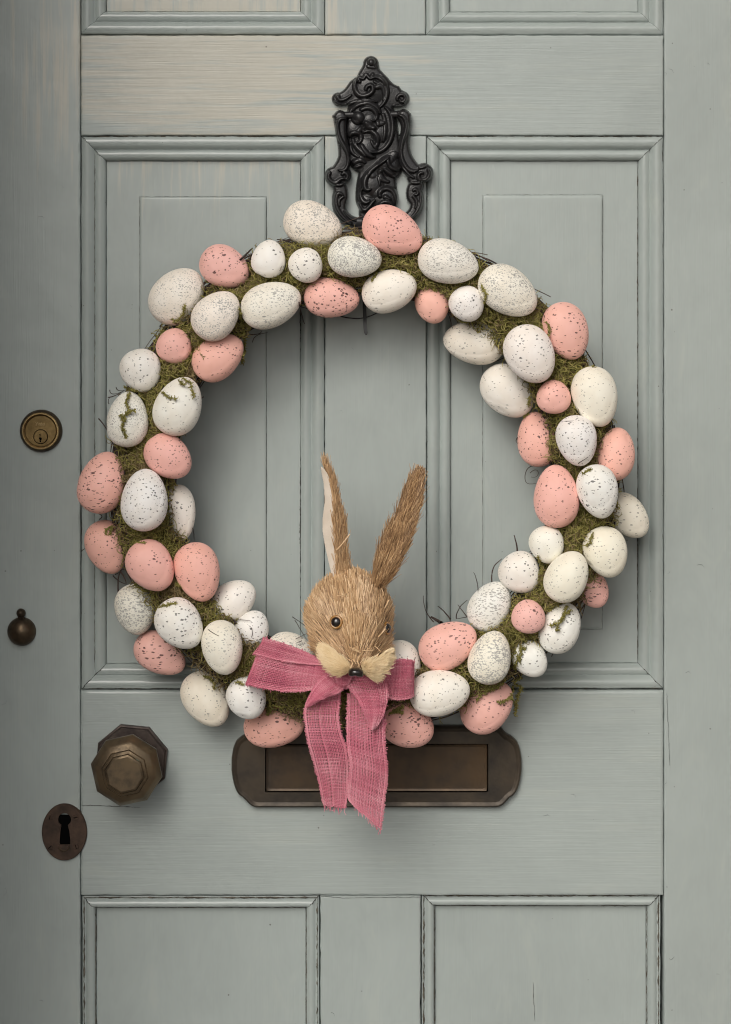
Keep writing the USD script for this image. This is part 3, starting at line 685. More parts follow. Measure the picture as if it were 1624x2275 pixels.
st = [([(690, 150)], [38], 3.5), ([(660, 190), (720, 200)], [16, 16], 1.2),
      ([(545, 330), (540, 400), (575, 455), (630, 462), (680, 440), (705, 400), (690, 365), (655, 372), (640, 405)], [18, 24, 26, 26, 24, 22, 20, 18, 14], 4),
      ([(580, 330), (575, 290), (615, 300), (640, 265), (665, 290), (700, 262)], 17, 3), ([(690, 300), (750, 290), (810, 340), (835, 420), (820, 500), (770, 565)], [14, 22, 24, 24, 20, 12], 3.5),
      ([(745, 380), (790, 375), (815, 430), (800, 500)], [26, 30, 28, 10], 3), ([(720, 330), (760, 345), (790, 330)], 15, 2),
      ([(380, 470), (400, 500), (450, 490), (500, 455)], [22, 20, 16, 10], 2.5), ([(360, 520), (420, 555), (470, 540)], [20, 20, 10], 2), ([(430, 590), (480, 540), (560, 510), (650, 500), (740, 520)], [16, 18, 18, 16, 10], 2.5),
      ([(930, 500), (945, 460), (985, 450), (1005, 490), (975, 520), (955, 500)], [12, 18, 20, 20, 18, 12], 3.5), ([(900, 560), (950, 570), (1000, 545)], [12, 20, 14], 2.5),
      ([(480, 640), (540, 560), (640, 530), (730, 560), (770, 620)], [20, 24, 26, 24, 14], 3.5), ([(600, 590), (680, 575), (720, 600), (735, 680), (700, 690)], [20, 24, 24, 18, 8], 3),
      ([(565, 670)], [62], 4.5), ([(565, 672)], [30], 2.5), ([(760, 715), (800, 712)], [34, 26], 3.5), ([(640, 720), (665, 745), (710, 760)], [30, 42, 26], 5), ([(600, 770), (560, 800)], [30, 24], 2.5),
      ([(650, 840)], [52], -0.2), ([(620, 800), (660, 790), (720, 810), (745, 860), (735, 930)], [14, 18, 24, 28, 18], 3.5), ([(690, 880), (720, 930), (740, 950)], [14, 18, 12], 2.5),
      ([(490, 830), (540, 805), (590, 830), (585, 880), (550, 900)], [22, 26, 24, 20, 12], 3.5), ([(520, 870), (545, 930), (600, 985), (630, 1020)], [18, 24, 22, 12], 3), ([(490, 900), (510, 980), (570, 1030)], [18, 20, 12], 2.5),
      ([(600, 930), (640, 990), (690, 1025), (720, 1030)], [24, 28, 24, 12], 3.5), ([(690, 985), (760, 980), (840, 920), (880, 820), (885, 700), (850, 600), (820, 570)], [14, 20, 24, 26, 24, 20, 12], 4.0),
      ([(800, 640), (820, 760), (800, 880)], [18, 22, 14], 2), ([(530, 1080), (580, 1060), (630, 1080)], [22, 24, 14], 2.5), ([(540, 1130), (590, 1110)], [18, 14], 2),
      ([(840, 1040), (740, 1110), (660, 1180), (625, 1260), (640, 1330), (680, 1330)], [14, 22, 28, 30, 26, 12], 4.5), ([(850, 1030), (850, 1090), (890, 1140), (950, 1140)], [14, 20, 22, 12], 3),
      ([(770, 1170), (790, 1230), (850, 1260)], [26, 30, 12], 3), ([(820, 1150), (870, 1190), (920, 1220)], [20, 26, 14], 3), ([(760, 1220), (770, 1290)], [20, 10], 2),
      ([(770, 1390), (775, 1350), (830, 1320), (890, 1345), (920, 1410), (925, 1480)], [20, 24, 26, 26, 24, 14], 4), ([(600, 1330), (590, 1400), (630, 1450), (670, 1440)], [14, 24, 26, 14], 3.5),
      ([(580, 1460), (640, 1520), (680, 1480), (720, 1430)], [18, 24, 20, 12], 3), ([(760, 1500), (800, 1450), (850, 1450), (890, 1500)], [18, 22, 24, 16], 3.5), ([(820, 1400), (860, 1420)], [24, 16], 3)]
relief(body, st, 'backplate', knk, iron, 0.0, rim=4.5, blur=0.8, swell=[([(640, 610)], [130], 2.6), ([(520, 770)], [85], 2.6), ([(770, 810)], [90], 2.2), ([(640, 960)], [110], 2.6), ([(690, 720)], [80], 1.8), ([(850, 1110)], [100], 2.4), ([(690, 1290)], [120], 2.6), ([(820, 1420)], [115], 2.8), ([(640, 1470)], [90], 2.2), ([(690, 400)], [140], 2.2), ([(830, 300)], [70], 1.5), ([(700, 1180), (800, 1090), (900, 1010)], [50, 60, 40], 1.6), ([(570, 1080)], [60], 1.6)])
arms = [([(400, 660), (405, 760), (425, 900), (440, 1010), (425, 1100), (400, 1150)], [66, 56, 52, 58, 72, 78], 9), ([(345, 1205)], [92], 9), ([(430, 1200)], [82], 9), ([(390, 1300), (400, 1400), (392, 1480), (420, 1560), (500, 1625), (600, 1645), (720, 1645)], [66, 78, 68, 60, 56, 54, 54], 9),
        ([(345, 655), (460, 650)], [22, 22], 6), ([(990, 650), (1010, 760), (995, 880), (1000, 1000), (1040, 1110), (1085, 1170)], [66, 48, 50, 62, 78, 84], 9), ([(1175, 1175)], [92], 9), ([(1100, 1220)], [84], 9),
        ([(1105, 1300), (1095, 1400), (1110, 1470), (1070, 1560), (980, 1625), (850, 1645), (700, 1645)], [74, 84, 66, 58, 56, 54, 54], 9), ([(940, 620), (1040, 640)], [24, 24], 6)]
ast = [([(455, 680), (390, 690), (375, 760), (410, 880), (470, 990), (480, 1080), (440, 1150), (390, 1150)], [10, 18, 20, 20, 22, 22, 18, 10], 3.0), ([(350, 700), (345, 800), (385, 920)], [10, 14, 8], 1.5),
       ([(300, 1180), (300, 1240), (350, 1270), (400, 1240), (440, 1230)], [20, 24, 26, 20, 12], 3.5), ([(420, 1190), (450, 1180), (470, 1210), (440, 1235)], [14, 20, 20, 12], 3), ([(340, 1280), (400, 1290), (450, 1260)], [12, 18, 10], 2.5),
       ([(420, 1380), (380, 1370), (360, 1430), (375, 1510), (430, 1590), (500, 1640)], [12, 22, 24, 22, 20, 12], 3), ([(430, 1400), (400, 1420), (395, 1480)], [12, 16, 10], 2), ([(440, 1530), (490, 1590), (560, 1620)], [12, 18, 10], 2),
       ([(930, 640), (985, 660), (1015, 740), (985, 860), (960, 980), (990, 1090), (1060, 1160), (1120, 1150)], [10, 18, 20, 20, 22, 22, 22, 10], 3.0), ([(950, 1080), (1010, 1170), (1080, 1220)], [10, 18, 12], 2.2),
       ([(1220, 1150), (1225, 1210), (1180, 1250), (1130, 1230), (1130, 1190), (1165, 1180)], [18, 24, 26, 22, 18, 12], 3.5), ([(1140, 1130), (1190, 1120)], [16, 12], 2), ([(1060, 1270), (1110, 1270), (1170, 1260)], [12, 18, 10], 2.5),
       ([(1080, 1340), (1100, 1330), (1120, 1360), (1090, 1380)], [12, 18, 18, 10], 2.5), ([(1140, 1340), (1150, 1430), (1120, 1520), (1060, 1590)], [10, 18, 20, 12], 2.5), ([(1080, 1400), (1110, 1440), (1100, 1500)], [14, 20, 12], 2.5)]
relief(arms, ast, 'knocker_handle', knk, iron, 0.004, dback=0.0, rim=6.0, blur=0.8)
for hx, hy in ((468, 640), (925, 635)):
    x, y = K0[0] + K0[2] * hx, K0[1] + K0[2] * hy
    pin = trimesh.creation.cylinder(radius=0.0028, height=0.010, sections=20); pin.apply_transform(trimesh.transformations.rotation_matrix(np.pi / 2, [0, 1, 0])); pin.apply_translation(P(x, y, 0.007))
    obj('hinge_pin', pin, iron, knk, smooth=40)

# ------------------------------------------------------------------ the wreath: place of the ring
RX, RY, WX, WY = 493.0, 482.0, 808.0, 1062.0
RT = 0.026


def ring_off(dx, dy):
    """Metres from the ring's centre line, outwards positive, seen flat."""
    return (np.hypot((dx - WX) / RX, (dy - WY) / RY) - 1) * 488 * S


CONV = {'2': (152.2, 422.9, .37497), '3': (761.2, 422.9, .42707), '4': (152.2, 972.7, .3229), '5': (845.8, 1057.3, .3906), '6': (524.4, 998.0, .37934), 'D': (0, 0, 1.0)}
# close-up, centre, length, width, direction of the narrow end (degrees, clockwise on the face), shell, extra depth (mm), label
W1, W2, W3, P1, P2 = 'fine grey', 'bold dark', 'pale cream', 'pink bold', 'pink sparse'
EGGS = [
 ('2', 1447, 203, 350, 262, 20, W1, 4, 'large white fine-freckled egg touching the lower left side of the black knocker'),
 ('2', 1186, 404, 222, 198, -80, W2, 2, 'small round white egg with dark dots, left of its dotted twin at the top'),
 ('2', 1406, 445, 208, 195, 60, W2, 3, 'small round white egg with few bold dots below the big freckled egg by the knocker'),
 ('2', 925, 454, 300, 240, 28, P1, 0, 'pink egg with a dent, on the outer edge at the upper left'),
 ('2', 643, 625, 365, 290, -50, W1, 0, 'big grey-freckled white egg on the outer edge, left of the dented pink egg'),
 ('2', 876, 738, 318, 252, -48, 'dense grey', 4, 'white egg clouded with dense grey freckles at the upper left'),
 ('2', 1200, 677, 362, 262, -20, W1, 2, 'large oval white egg on the inner edge, between the clouded egg and a pink egg'),
 ('2', 628, 925, 207, 203, 45, P2, -6, 'small round pink egg with tiny dots at the upper left, beside bare vines'),
 ('2', 888, 986, 328, 245, -38, P2, 0, 'pink egg hanging on the inner edge at the upper left'),
 ('2', 429, 1066, 255, 238, 75, W2, 0, 'round white egg with few dots on the outer left edge above the moss-strand egg'),
 ('2', 651, 1276, 352, 268, -68, W3, 3, 'large plain cream egg on the inner left side with brown moss at its top'),
 ('2', 350, 1356, 324, 240, -86, W1, 0, 'white egg with a long moss strand down its face'),
 ('D', 374, 1014, 112, 90, 40, P1, 2, 'pink egg boldly dotted at its top, on the inner left below the large cream egg'),
 ('D', 788, 571, 118, 88, 8, 'dense grey', 5, 'white grey-blotched egg in the middle of the top, under the knocker ring'),
 ('D', 737, 661, 122, 87, 5, P1, 2, 'pink egg hanging on the inner edge at the top, left of the black cable tie'),
 ('3', 260, 212, 325, 235, 28, P1, 6, 'big pink egg covering the bottom of the black knocker'),
 ('3', 243, 520, 288, 215, -18, W3, 2, 'pale freckled egg on the inner edge at the top, right of the black cable tie'),
 ('3', 550, 372, 315, 222, 16, W1, 2, 'big white freckled egg right of the pink egg that covers the knocker'),
 ('3', 467, 594, 195, 172, 75, P2, -4, 'small pink egg at the upper right, left of a small white dotted egg'),
 ('3', 646, 591, 184, 176, 60, W2, 2, 'small round white dotted egg at the upper right, beside a small pink egg'),
 ('3', 861, 524, 330, 235, 34, W1, 2, 'large freckled cream-white egg on the outer edge at the upper right'),
 ('3', 684, 786, 318, 226, 186, W3, 0, 'plain cream egg lying level on the inner edge at the upper right'),
 ('3', 975, 852, 312, 248, 62, W2, 4, 'white egg with dark dots pointing down between the level cream egg and the moss'),
 ('3', 1161, 730, 302, 226, 70, P1, 0, 'pink egg with bold spots at its lower right, on the outer upper right edge'),
 ('3', 858, 1045, 304, 236, 46, W3, 0, 'white sparsely dotted egg on the inner right edge below the level cream egg'),
 ('3', 1313, 1073, 314, 228, 76, W3, 0, 'large plain cream egg on the outer right edge'),
 ('3', 1101, 1077, 177, 172, 30, P2, 0, 'small round pink egg left of the large plain cream egg'),
 ('3', 1012, 1294, 282, 202, -98, P2, 0, 'pink egg with its narrow end up on the inner right edge'),
 ('3', 1219, 1302, 264, 204, 78, W2, 4, 'white dotted egg with a twig on it, between two pink eggs at the right'),
 ('3', 1422, 1371, 272, 194, -84, P2, -2, 'nearly plain pink egg on the outer right edge'),
 ('D', 1236, 1102, 137, 97, -92, P1, 3, 'tall pink egg with many dark dots on the inner right edge, beside a wire loop'),
 ('D', 1329, 1092, 120, 88, 76, W2, 5, 'white egg with dark dashes, just right of the tall dotted pink egg'),
 ('5', 1405, 226, 290, 205, 48, W3, -14, 'plain white egg half hidden on the outermost right edge'),
 ('5', 1281, 432, 290, 242, 72, W3, 4, 'large white egg with a single dark dash on the lower right side'),
 ('5', 946, 391, 213, 192, 72, W2, 2, 'small white dotted egg on the inner right edge, beside bare brown vines'),
 ('5', 794, 552, 238, 226, 50, W2, 2, 'round white dotted egg on the inner lower right edge'),
 ('5', 1059, 571, 304, 232, -64, W3, 7, 'cream egg with a greenish stain, above the small pink egg at the lower right'),
 ('5', 1203, 644, 220, 180, 60, P1, -14, 'small pink egg peeping out from behind the stained cream egg'),
 ('5', 622, 740, 300, 226, -62, W1, 2, 'grey-freckled cream egg on the inner edge at the lower right'),
 ('5', 842, 803, 190, 186, 30, P1, 2, 'small round pink egg amid moss at the lower right'),
 ('5', 1021, 863, 296, 222, -66, W2, -2, 'white egg with moss draped over it on the outer lower right edge'),
 ('5', 384, 961, 344, 252, -28, P1, 2, 'large pink egg on the inner edge right of the rabbit, under stray twigs'),
 ('5', 623, 1031, 304, 232, -74, 'dense grey', 4, 'white egg with grey blotches at the lower right, between pink and small white eggs'),
 ('5', 850, 1041, 218, 186, 50, W2, -2, 'small white dotted egg with moss at its left, on the lower right rim'),
 ('5', 336, 1232, 340, 254, -8, W2, 4, 'white egg evenly dotted in black, right of the bow'),
 ('5', 608, 1312, 330, 250, -46, P2, 0, 'pink egg with moss on its top at the bottom right, over the letter plate corner'),
 ('D', 890, 1475, 104, 90, 60, W2, -10, 'white egg half hidden behind the right loop of the bow'),
 ('D', 905, 1610, 120, 98, 24, P1, -2, 'pink egg with bold dots at the bottom, right of the bow tails'),
 ('D', 609, 1612, 134, 91, -6, P1, -2, 'pink egg with dark dashes at the bottom, left of the bow tails'),
 ('4', 1226, 1790, 292, 264, 62, W2, 5, 'white finely dotted egg under the left loop of the bow'),
 ('4', 945, 1797, 400, 290, 56, W3, -3, 'large plain white egg at the bottom left, outermost of the bottom eggs'),
 ('4', 632, 1485, 378, 262, 34, P2, -4, 'nearly plain pink egg on the outer edge at the lower left'),
 ('4', 1058, 1442, 372, 272, 80, W1, 5, 'grey-freckled white egg standing upright left of the bow'),
 ('4', 766, 1281, 370, 298, 52, W2, 5, 'white egg with clustered dark blotches at the lower left'),
 ('4', 463, 1178, 346, 278, 84, 'dense grey', 0, 'white egg densely peppered grey on the outer lower left edge'),
 ('4', 1130, 1120, 344, 262, -34, W2, -2, 'white egg with dark slanting dashes on the inner edge at the lower left'),
 ('4', 1263, 1310, 252, 232, -62, W2, -8, 'small white dotted egg on the inner edge above the left bow loop'),
 ('4', 890, 922, 405, 300, 74, P1, 3, 'pink egg with clustered black spots, innermost of three pink eggs in a row'),
 ('4', 566, 880, 366, 300, 54, P2, 2, 'nearly plain pink egg, middle of three pink eggs in a row'),
 ('4', 262, 752, 372, 272, 72, P2, -2, 'pink egg with a curl of moss, outermost of three pink eggs in a row'),
 ('4', 522, 427, 422, 312, -86, W2, 7, 'large white egg with black dots, between pink and white eggs on the left side'),
 ('4', 765, 512, 380, 215, 84, W2, -9, 'white dotted egg partly behind the large white egg on the inner left'),
 ('4', 233, 305, 428, 316, -74, P1, 0, 'large pink egg with dark blotches on the outermost left edge'),
 ('D', 645, 1448, 106, 82, 12, W1, -10, 'white freckled egg mostly hidden behind the left bow loop'),
]
eggs = []
for e in EGGS:
    ox, oy, k = CONV[e[0]]
    dx, dy, L, W = ox + e[1] * k, oy + e[2] * k, e[3] * k * 1.02, e[4] * k * 1.055
    b = W / 2 * S; dr = float(ring_off(dx, dy))
    dep = 0.030 + math.sqrt(max((RT + 0.55 * b) ** 2 - dr * dr, 0)) + e[7] * 1e-3
    dep = max(dep, b + 0.008)
    eggs.append(dict(x=dx, y=dy, L=L, W=W, a=math.radians(e[5]), d=dep, kind=e[6], label=e[8]))

SHELL = {  # base, spot colour, big spots (cell mm, share, radius), fine spots (cell mm, share, radius), elongation
 W1: ((0.76, 0.735, 0.665), (0.30, 0.295, 0.27), (2.9, 0.6, 0.28), (1.25, 1.5, 0.50), 0.6),
 'dense grey': ((0.76, 0.735, 0.67), (0.31, 0.305, 0.285), (2.3, 0.75, 0.36), (1.2, 1.9, 0.52), 0.75),
 W2: ((0.79, 0.77, 0.72), (0.055, 0.052, 0.05), (3.8, 0.44, 0.26), (1.7, 0.68, 0.40), 0.6),
 W3: ((0.78, 0.745, 0.665), (0.25, 0.24, 0.21), (4.4, 0.4, 0.22), (1.8, 0.85, 0.38), 0.6),
 P1: ((0.79, 0.445, 0.385), (0.045, 0.018, 0.018), (3.8, 0.44, 0.27), (1.7, 0.75, 0.42), 0.55),
 P2: ((0.79, 0.445, 0.385), (0.06, 0.022, 0.022), (4.6, 0.36, 0.22), (1.9, 0.8, 0.38), 0.6),
}


def shell(i, kind, er):
    base, spot, big, fine, el = SHELL[kind]
    j = lambda s: er.uniform(1 - s, 1 + s)
    tt = er.uniform(-0.035, 0.035); base = tuple(float(c * j(0.02) * (1 + tt * q)) for c, q in zip(base, (0.3, 0, -1.2))); dk = tuple(c * f for c, f in zip(base, (0.93, 0.90, 0.86)))
    off = tuple(er.uniform(-3, 3, 3)); rot = tuple(er.uniform(-0.9, 0.9, 3))
    el = float(np.clip(el * j(0.35), 0.3, 1))
    n = {'t': ('texture_coordinate', {}), 'm': ('mapping', {'location': off, 'rotation': rot, 'scale': (1000 * el, 1000, 1000)}),
         'nw': ('noise_texture', {'scale': 0.9, 'detail': 2.0}), 'dist': ('vector_math', {'math_type': 'multiply_add', 'vector2': (1.3, 1.3, 1.3)}),
         'nb': ('noise_texture', {'scale': 45.0, 'detail': 3.0}), 'rb': ('rgb_ramp', {'ramp': [(0.35, dk), (0.62, base)]}),
         'nd': ('noise_texture', {'scale': float(70 * j(0.3)), 'detail': 1.0}), 'dm': ('map_range', {'from_min': 0.34, 'from_max': 0.62, 'to_min': 0.75, 'to_max': 1.2, 'clamp': True}),
         'bn': ('noise_texture', {'scale': 350.0, 'detail': 3.0}), 'b': ('bump', {'strength': 0.5, 'distance': 0.0004}),
         'p': ('principled_bsdf', {'roughness': 0.55, 'specular_ior_level': 0.28})}
    l = [('t.object', 'm.vector'), ('m.vector', 'nw.vector'), ('nw.color', 'dist.vector1'), ('m.vector', 'dist.vector3'), ('t.object', 'nb.vector'), ('nb.fac', 'rb.fac'),
         ('t.object', 'nd.vector'), ('nd.fac', 'dm.value'), ('t.object', 'bn.vector'), ('bn.fac', 'b.height'), ('b.normal', 'p.normal')]
    prev = 'rb.color'
    for q, (cell, share, rad) in (('a', big), ('c', fine)):
        share = float(np.clip(share * j(0.25), 0.05, 2.2))
        n['v' + q] = ('voronoi_texture', {'scale': float(1 / (cell * j(0.12))), 'feature': 'f1'})
        n['s' + q] = ('separate_color', {})
        n['k' + q] = ('map_range', {'from_min': 1 - share, 'from_max': 1.0, 'to_min': 0.0, 'to_max': float(rad * j(0.15)), 'clamp': True})   # this cell's spot radius
        if q == 'c': n['k' + q][1]['from_min'], n['k' + q][1]['to_min'] = 1 - share, 0.0
        n['d' + q] = ('math', {'math_type': 'multiply'})
        n['u' + q] = ('math', {'math_type': 'subtract'})
        n['r' + q] = ('map_range', {'from_min': 0.0, 'from_max': 0.05, 'to_min': 0.0, 'to_max': 0.84, 'clamp': True})
        n['x' + q] = ('mix', {'mix_type': 'mix', 'color2': spot})
        l += [('dist.vector', f'v{q}.vector'), (f'v{q}.color', f's{q}.color'), (f's{q}.r', f'k{q}.value'), (f'k{q}.result', f'd{q}.value1'), ('dm.result', f'd{q}.value2'),
              (f'd{q}.value', f'u{q}.value1'), (f'v{q}.distance', f'u{q}.value2'), (f'u{q}.value', f'r{q}.value'), (prev, f'x{q}.color1'), (f'r{q}.result', f'x{q}.fac')]
        prev = f'x{q}.color'
    l.append((prev, 'p.base_color'))
    return M(f'eggshell_{i:03d}', n, l)


UV = trimesh.creation.icosphere(4, 1.0)
UVv, UVf = np.array(UV.vertices), np.array(UV.faces)
for i, e in enumerate(eggs):
    er = np.random.default_rng(500 + i)
    k = PK(e['d']); a, b = e['L'] / 2 * S * k, e['W'] / 2 * S * k
    v = UVv.copy()
    kk = er.uniform(0.10, 0.17)
    prof = 1 - kk * v[:, 0] - 0.03 * (1 - v[:, 0] ** 2)
    v[:, 1] *= prof; v[:, 2] *= prof
    v *= [a, b, b]
    n = sum(np.sin(UVv @ er.normal(0, 1.3, 3) + er.uniform(0, 6.28)) for _ in range(5)) / 3
    v *= (1 + 0.009 * n)[:, None]
    for _ in range(er.integers(0, 3) + (1 if i == 3 else 0)):       # little dents of foam eggs
        c = er.normal(size=3); c[1] = -abs(c[1]); c /= np.linalg.norm(c)
        d = np.linalg.norm(UVv - c, axis=1)
        v -= UVv * (0.0008 * np.exp(-(d / er.uniform(0.10, 0.22)) ** 2))[:, None]
    tl = er.uniform(-0.16, 0.16); ct, stt = math.cos(tl), math.sin(tl)
    v = np.stack([v[:, 0] * ct - v[:, 1] * stt, v[:, 0] * stt + v[:, 1] * ct, v[:, 2]], -1)
    ca, sa = math.cos(-e['a']), math.sin(-e['a'])
    v = np.stack([v[:, 0] * ca - v[:, 2] * sa, v[:, 1], v[:, 0] * sa + v[:, 2] * ca], -1)
    c = P(e['x'], e['y'], e['d'])
    e['c'], e['ra'], e['rb'] = c, a, b
    obj('egg', (v + c, UVf), shell(i, e['kind'], er), smooth=True, label=e['label'], cat='egg', group='speckled eggs of the wreath', at=c)

EC = np.array([e['c'] for e in eggs]); EA = np.array([e['ra'] for e in eggs]); EB = np.array([e['rb'] for e in eggs])
EAX = np.array([[math.cos(e['a']), 0, -math.sin(e['a'])] for e in eggs])


def in_egg(p, grow=1.0):
    """How deep inside an egg (below 1 = inside) each point is."""
    best = np.full(len(p), 9.0)
    for c, a, b, ax in zip(EC, EA, EB, EAX):
        q = p - c; u = q @ ax; r2 = (q * q).sum(1) - u * u
        best = np.minimum(best, (u / a) ** 2 + r2 / (b * b))
    return best


def front_depth(dx, dy):
    """Depth of the nearest surface (egg or moss) over a grid point."""
    d = 0.030 + math.sqrt(max(0.030 ** 2 - float(ring_off(dx, dy)) ** 2, 0)) if abs(ring_off(dx, dy)) < 0.03 else 0.022
    for e in eggs:
        q = np.array([dx - e['x'], dy - e['y']]); ca, sa = math.cos(e['a']), math.sin(e['a'])
        u, w = (q[0] * ca + q[1] * sa) / (e['L'] / 2), (-q[0] * sa + q[1] * ca) / (e['W'] / 2)
        if u * u + w * w < 1:
            d = max(d, e['d'] + e['rb'] * math.sqrt(1 - u * u - w * w))
    return d


def ring_point(phi, r, psi):
    """A point r metres from the ring's centre line; psi 0 faces the viewer, positive outwards."""
    dr = r * np.sin(psi) / S
    return P(WX + (RX + dr) * np.cos(phi), WY + (RY + dr) * np.sin(phi), 0.030 + r * np.cos(psi))


# ------------------------------------------------------------------ wreath: vines, moss, twigs
WR = thing('wreath', P(WX, WY, 0.030), 'round brown vine wreath filled with green moss, hanging from the black knocker', 'wreath')
wrng = np.random.default_rng(77)
bt = []
nphi, npsi = 260, 14
ph, ps = np.meshgrid(np.linspace(0, 2 * np.pi, nphi, endpoint=False), np.linspace(0, 2 * np.pi, npsi, endpoint=False), indexing='ij')
rr = 0.0205 + 0.003 * meshkit.fbm(np.stack([np.cos(ph) * 20, np.sin(ph) * 20, ps], -1), 3, 4)
bv = ring_point(ph, rr, ps).reshape(-1, 3)
ii, jj = np.meshgrid(np.arange(nphi), np.arange(npsi), indexing='ij')
q = np.stack([ii * npsi + jj, ii * npsi + (jj + 1) % npsi, ((ii + 1) % nphi) * npsi + (jj + 1) % npsi, ((ii + 1) % nphi) * npsi + jj], -1).reshape(-1, 4)
obj('moss_bed', (bv, np.vstack([q[:, [0, 1, 2]], q[:, [0, 2, 3]]])), moss_m, WR, smooth=True, prim=np.full(len(bv), 0.12))
for k in range(140):
    a0, span = wrng.uniform(0, 2 * np.pi), wrng.uniform(0.8, 2.6)
    m = int(span * 42)
    t = np.linspace(0, 1, m)
    r0 = wrng.uniform(0.022, 0.029)
    psi = wrng.choice([-1, 1]) * (wrng.uniform(1.25, 2.3) if k < 96 else wrng.uniform(0.75, 1.3)) + wrng.uniform(-1.1, 1.1) * (t - 0.5) + wob(m, 0.35, 0.12, k)
    r = r0 + wob(m, 0.0024, 0.11, k + 40)
    lift = np.clip((t - 0.9) / 0.1, 0, 1) ** 2 * wrng.uniform(0, 0.010)
    p = ring_point(a0 + span * t, r + lift, psi)
    v, f, sid = tubes(p[None], np.linspace(1, 0.55, m)[None] * wrng.uniform(0.0004, 0.0009), 5)
    obj('vine', (v, f), vine_m, WR, smooth=True, prim=np.full(len(v), wrng.uniform(0, 1)))

# moss: curly strands rooted over the front of the ring, between the eggs
N = 34000
phi = wrng.uniform(0, 2 * np.pi, N); psi = np.clip(wrng.normal(0, 0.55, N), -1.0, 1.0)
clump = meshkit.fbm(np.stack([np.cos(phi) * 60, np.sin(phi) * 60, psi * 3], -1), 3, 9)
keep = clump > 0.40
phi, psi, clump = phi[keep], psi[keep], clump[keep]
root = ring_point(phi, 0.0243 + 0.010 * clump, psi)
ok = in_egg(root) > 0.92
phi, psi, root, clump = phi[ok], psi[ok], root[ok], clump[ok]
N = len(root)
nrm = root - ring_point(phi, 0.0, psi); nrm /= np.linalg.norm(nrm, axis=1, keepdims=True)
m = 7
dirn = nrm * wrng.uniform(0.25, 1.0, N)[:, None] + wrng.normal(0, 0.62, (N, 3)); dirn /= np.linalg.norm(dirn, axis=1, keepdims=True)
axis = wrng.normal(size=(N, 3)); axis /= np.linalg.norm(axis, axis=1, keepdims=True)
stepl = wrng.uniform(0.0010, 0.0020, N)[:, None]
curl = wrng.normal(0, 0.5, N)[:, None]
pts = [root]; d = dirn
for k in range(m - 1):
    d = d + np.cross(axis, d) * curl + wrng.normal(0, 0.22, (N, 3)) - nrm * 0.10 * k; d /= np.linalg.norm(d, axis=1, keepdims=True)
    pts.append(pts[-1] + d * stepl)
pts = np.stack(pts, 1)
tipin = in_egg(pts[:, -1]) > 0.80
pts, clump, N = pts[tipin], clump[tipin], int(tipin.sum())
v, f, sid = tubes(pts, np.linspace(1, 0.45, m)[None] * wrng.uniform(0.00030, 0.00058, N)[:, None], 3)
sh = np.clip(0.15 + 0.9 * wrng.beta(2.2, 2.2, N) + 0.6 * (clump - 0.5), 0, 1)
hl = np.tile(np.repeat(np.linspace(-0.18, 0.12, m), 3), N)
isb = (wrng.uniform(0, 1, N) < 0.30) | (meshkit.fbm(pts[:, 0] * 45, 2, 6) > 0.62)
vv, ff = v.reshape(N, -1, 3), f
for nm_, sel, mt_ in (('moss', ~isb, moss_m), ('dry_moss', isb, dry_m)):
    v, f, sid = tubes(pts[sel], np.linspace(1, 0.45, m)[None] * wrng.uniform(0.00030, 0.00058, int(sel.sum()))[:, None], 3)
    obj(nm_, (v, f), mt_, WR, smooth=True, kind='stuff', prim=np.clip(sh[sel][sid] + hl[:len(v)], 0, 1))


def tuft(pts, region, n=36, fuzz=3.4, lift=0.0016, seed=0):
    """A tendril of moss lying over the eggs along a line on the face."""
    g = np.random.default_rng(900 + seed)
    ox, oy, k = CONV[region]
    p = np.array(pts, float) * k + [ox, oy]
    s = np.r_[0, np.cumsum(np.hypot(*np.diff(p, axis=0).T))]; nn = max(int(s[-1] / 2.2), 5); t = np.linspace(0, s[-1], nn)
    x = np.interp(t, s, p[:, 0]) + wob(nn, 1.6, 0.5, seed); y = np.interp(t, s, p[:, 1]) + wob(nn, 1.6, 0.5, seed + 9)
    dp = np.array([front_depth(a, b) for a, b in zip(x, y)]) + lift
    dp = gaussian_filter(dp, 1.2)
    parts, sh, c = [], [], 0
    main = P(x, y, dp)
    v, f, _ = tubes(main[None], np.linspace(0.00075, 0.00040, nn)[None], 4); parts.append((v, f)); sh.append(np.full(len(v), 0.35))
    m = 6; i0 = g.integers(0, nn, n * max(nn // 9, 1))
    st_ = main[i0]
    d = g.normal(0, 1, (len(i0), 3)); d[:, 1] = -abs(d[:, 1]) * 0.35; d /= np.linalg.norm(d, axis=1, keepdims=True)
    ax = g.normal(size=d.shape); pp = [st_]
    for q in range(m - 1):
        d = d + np.cross(ax, d) * 0.35 + g.normal(0, 0.25, d.shape); d /= np.linalg.norm(d, axis=1, keepdims=True); pp.append(pp[-1] + d * fuzz * 1e-3 / m)
    v, f, sid = tubes(np.stack(pp, 1), np.linspace(1, 0.5, m)[None] * 0.00042, 3); parts.append((v, f)); sh.append(np.clip(g.beta(2, 2, len(i0)) + 0.05, 0, 1)[sid])
    obj('moss_tendril', join(parts), moss_m, WR, smooth=True, prim=np.concatenate(sh))


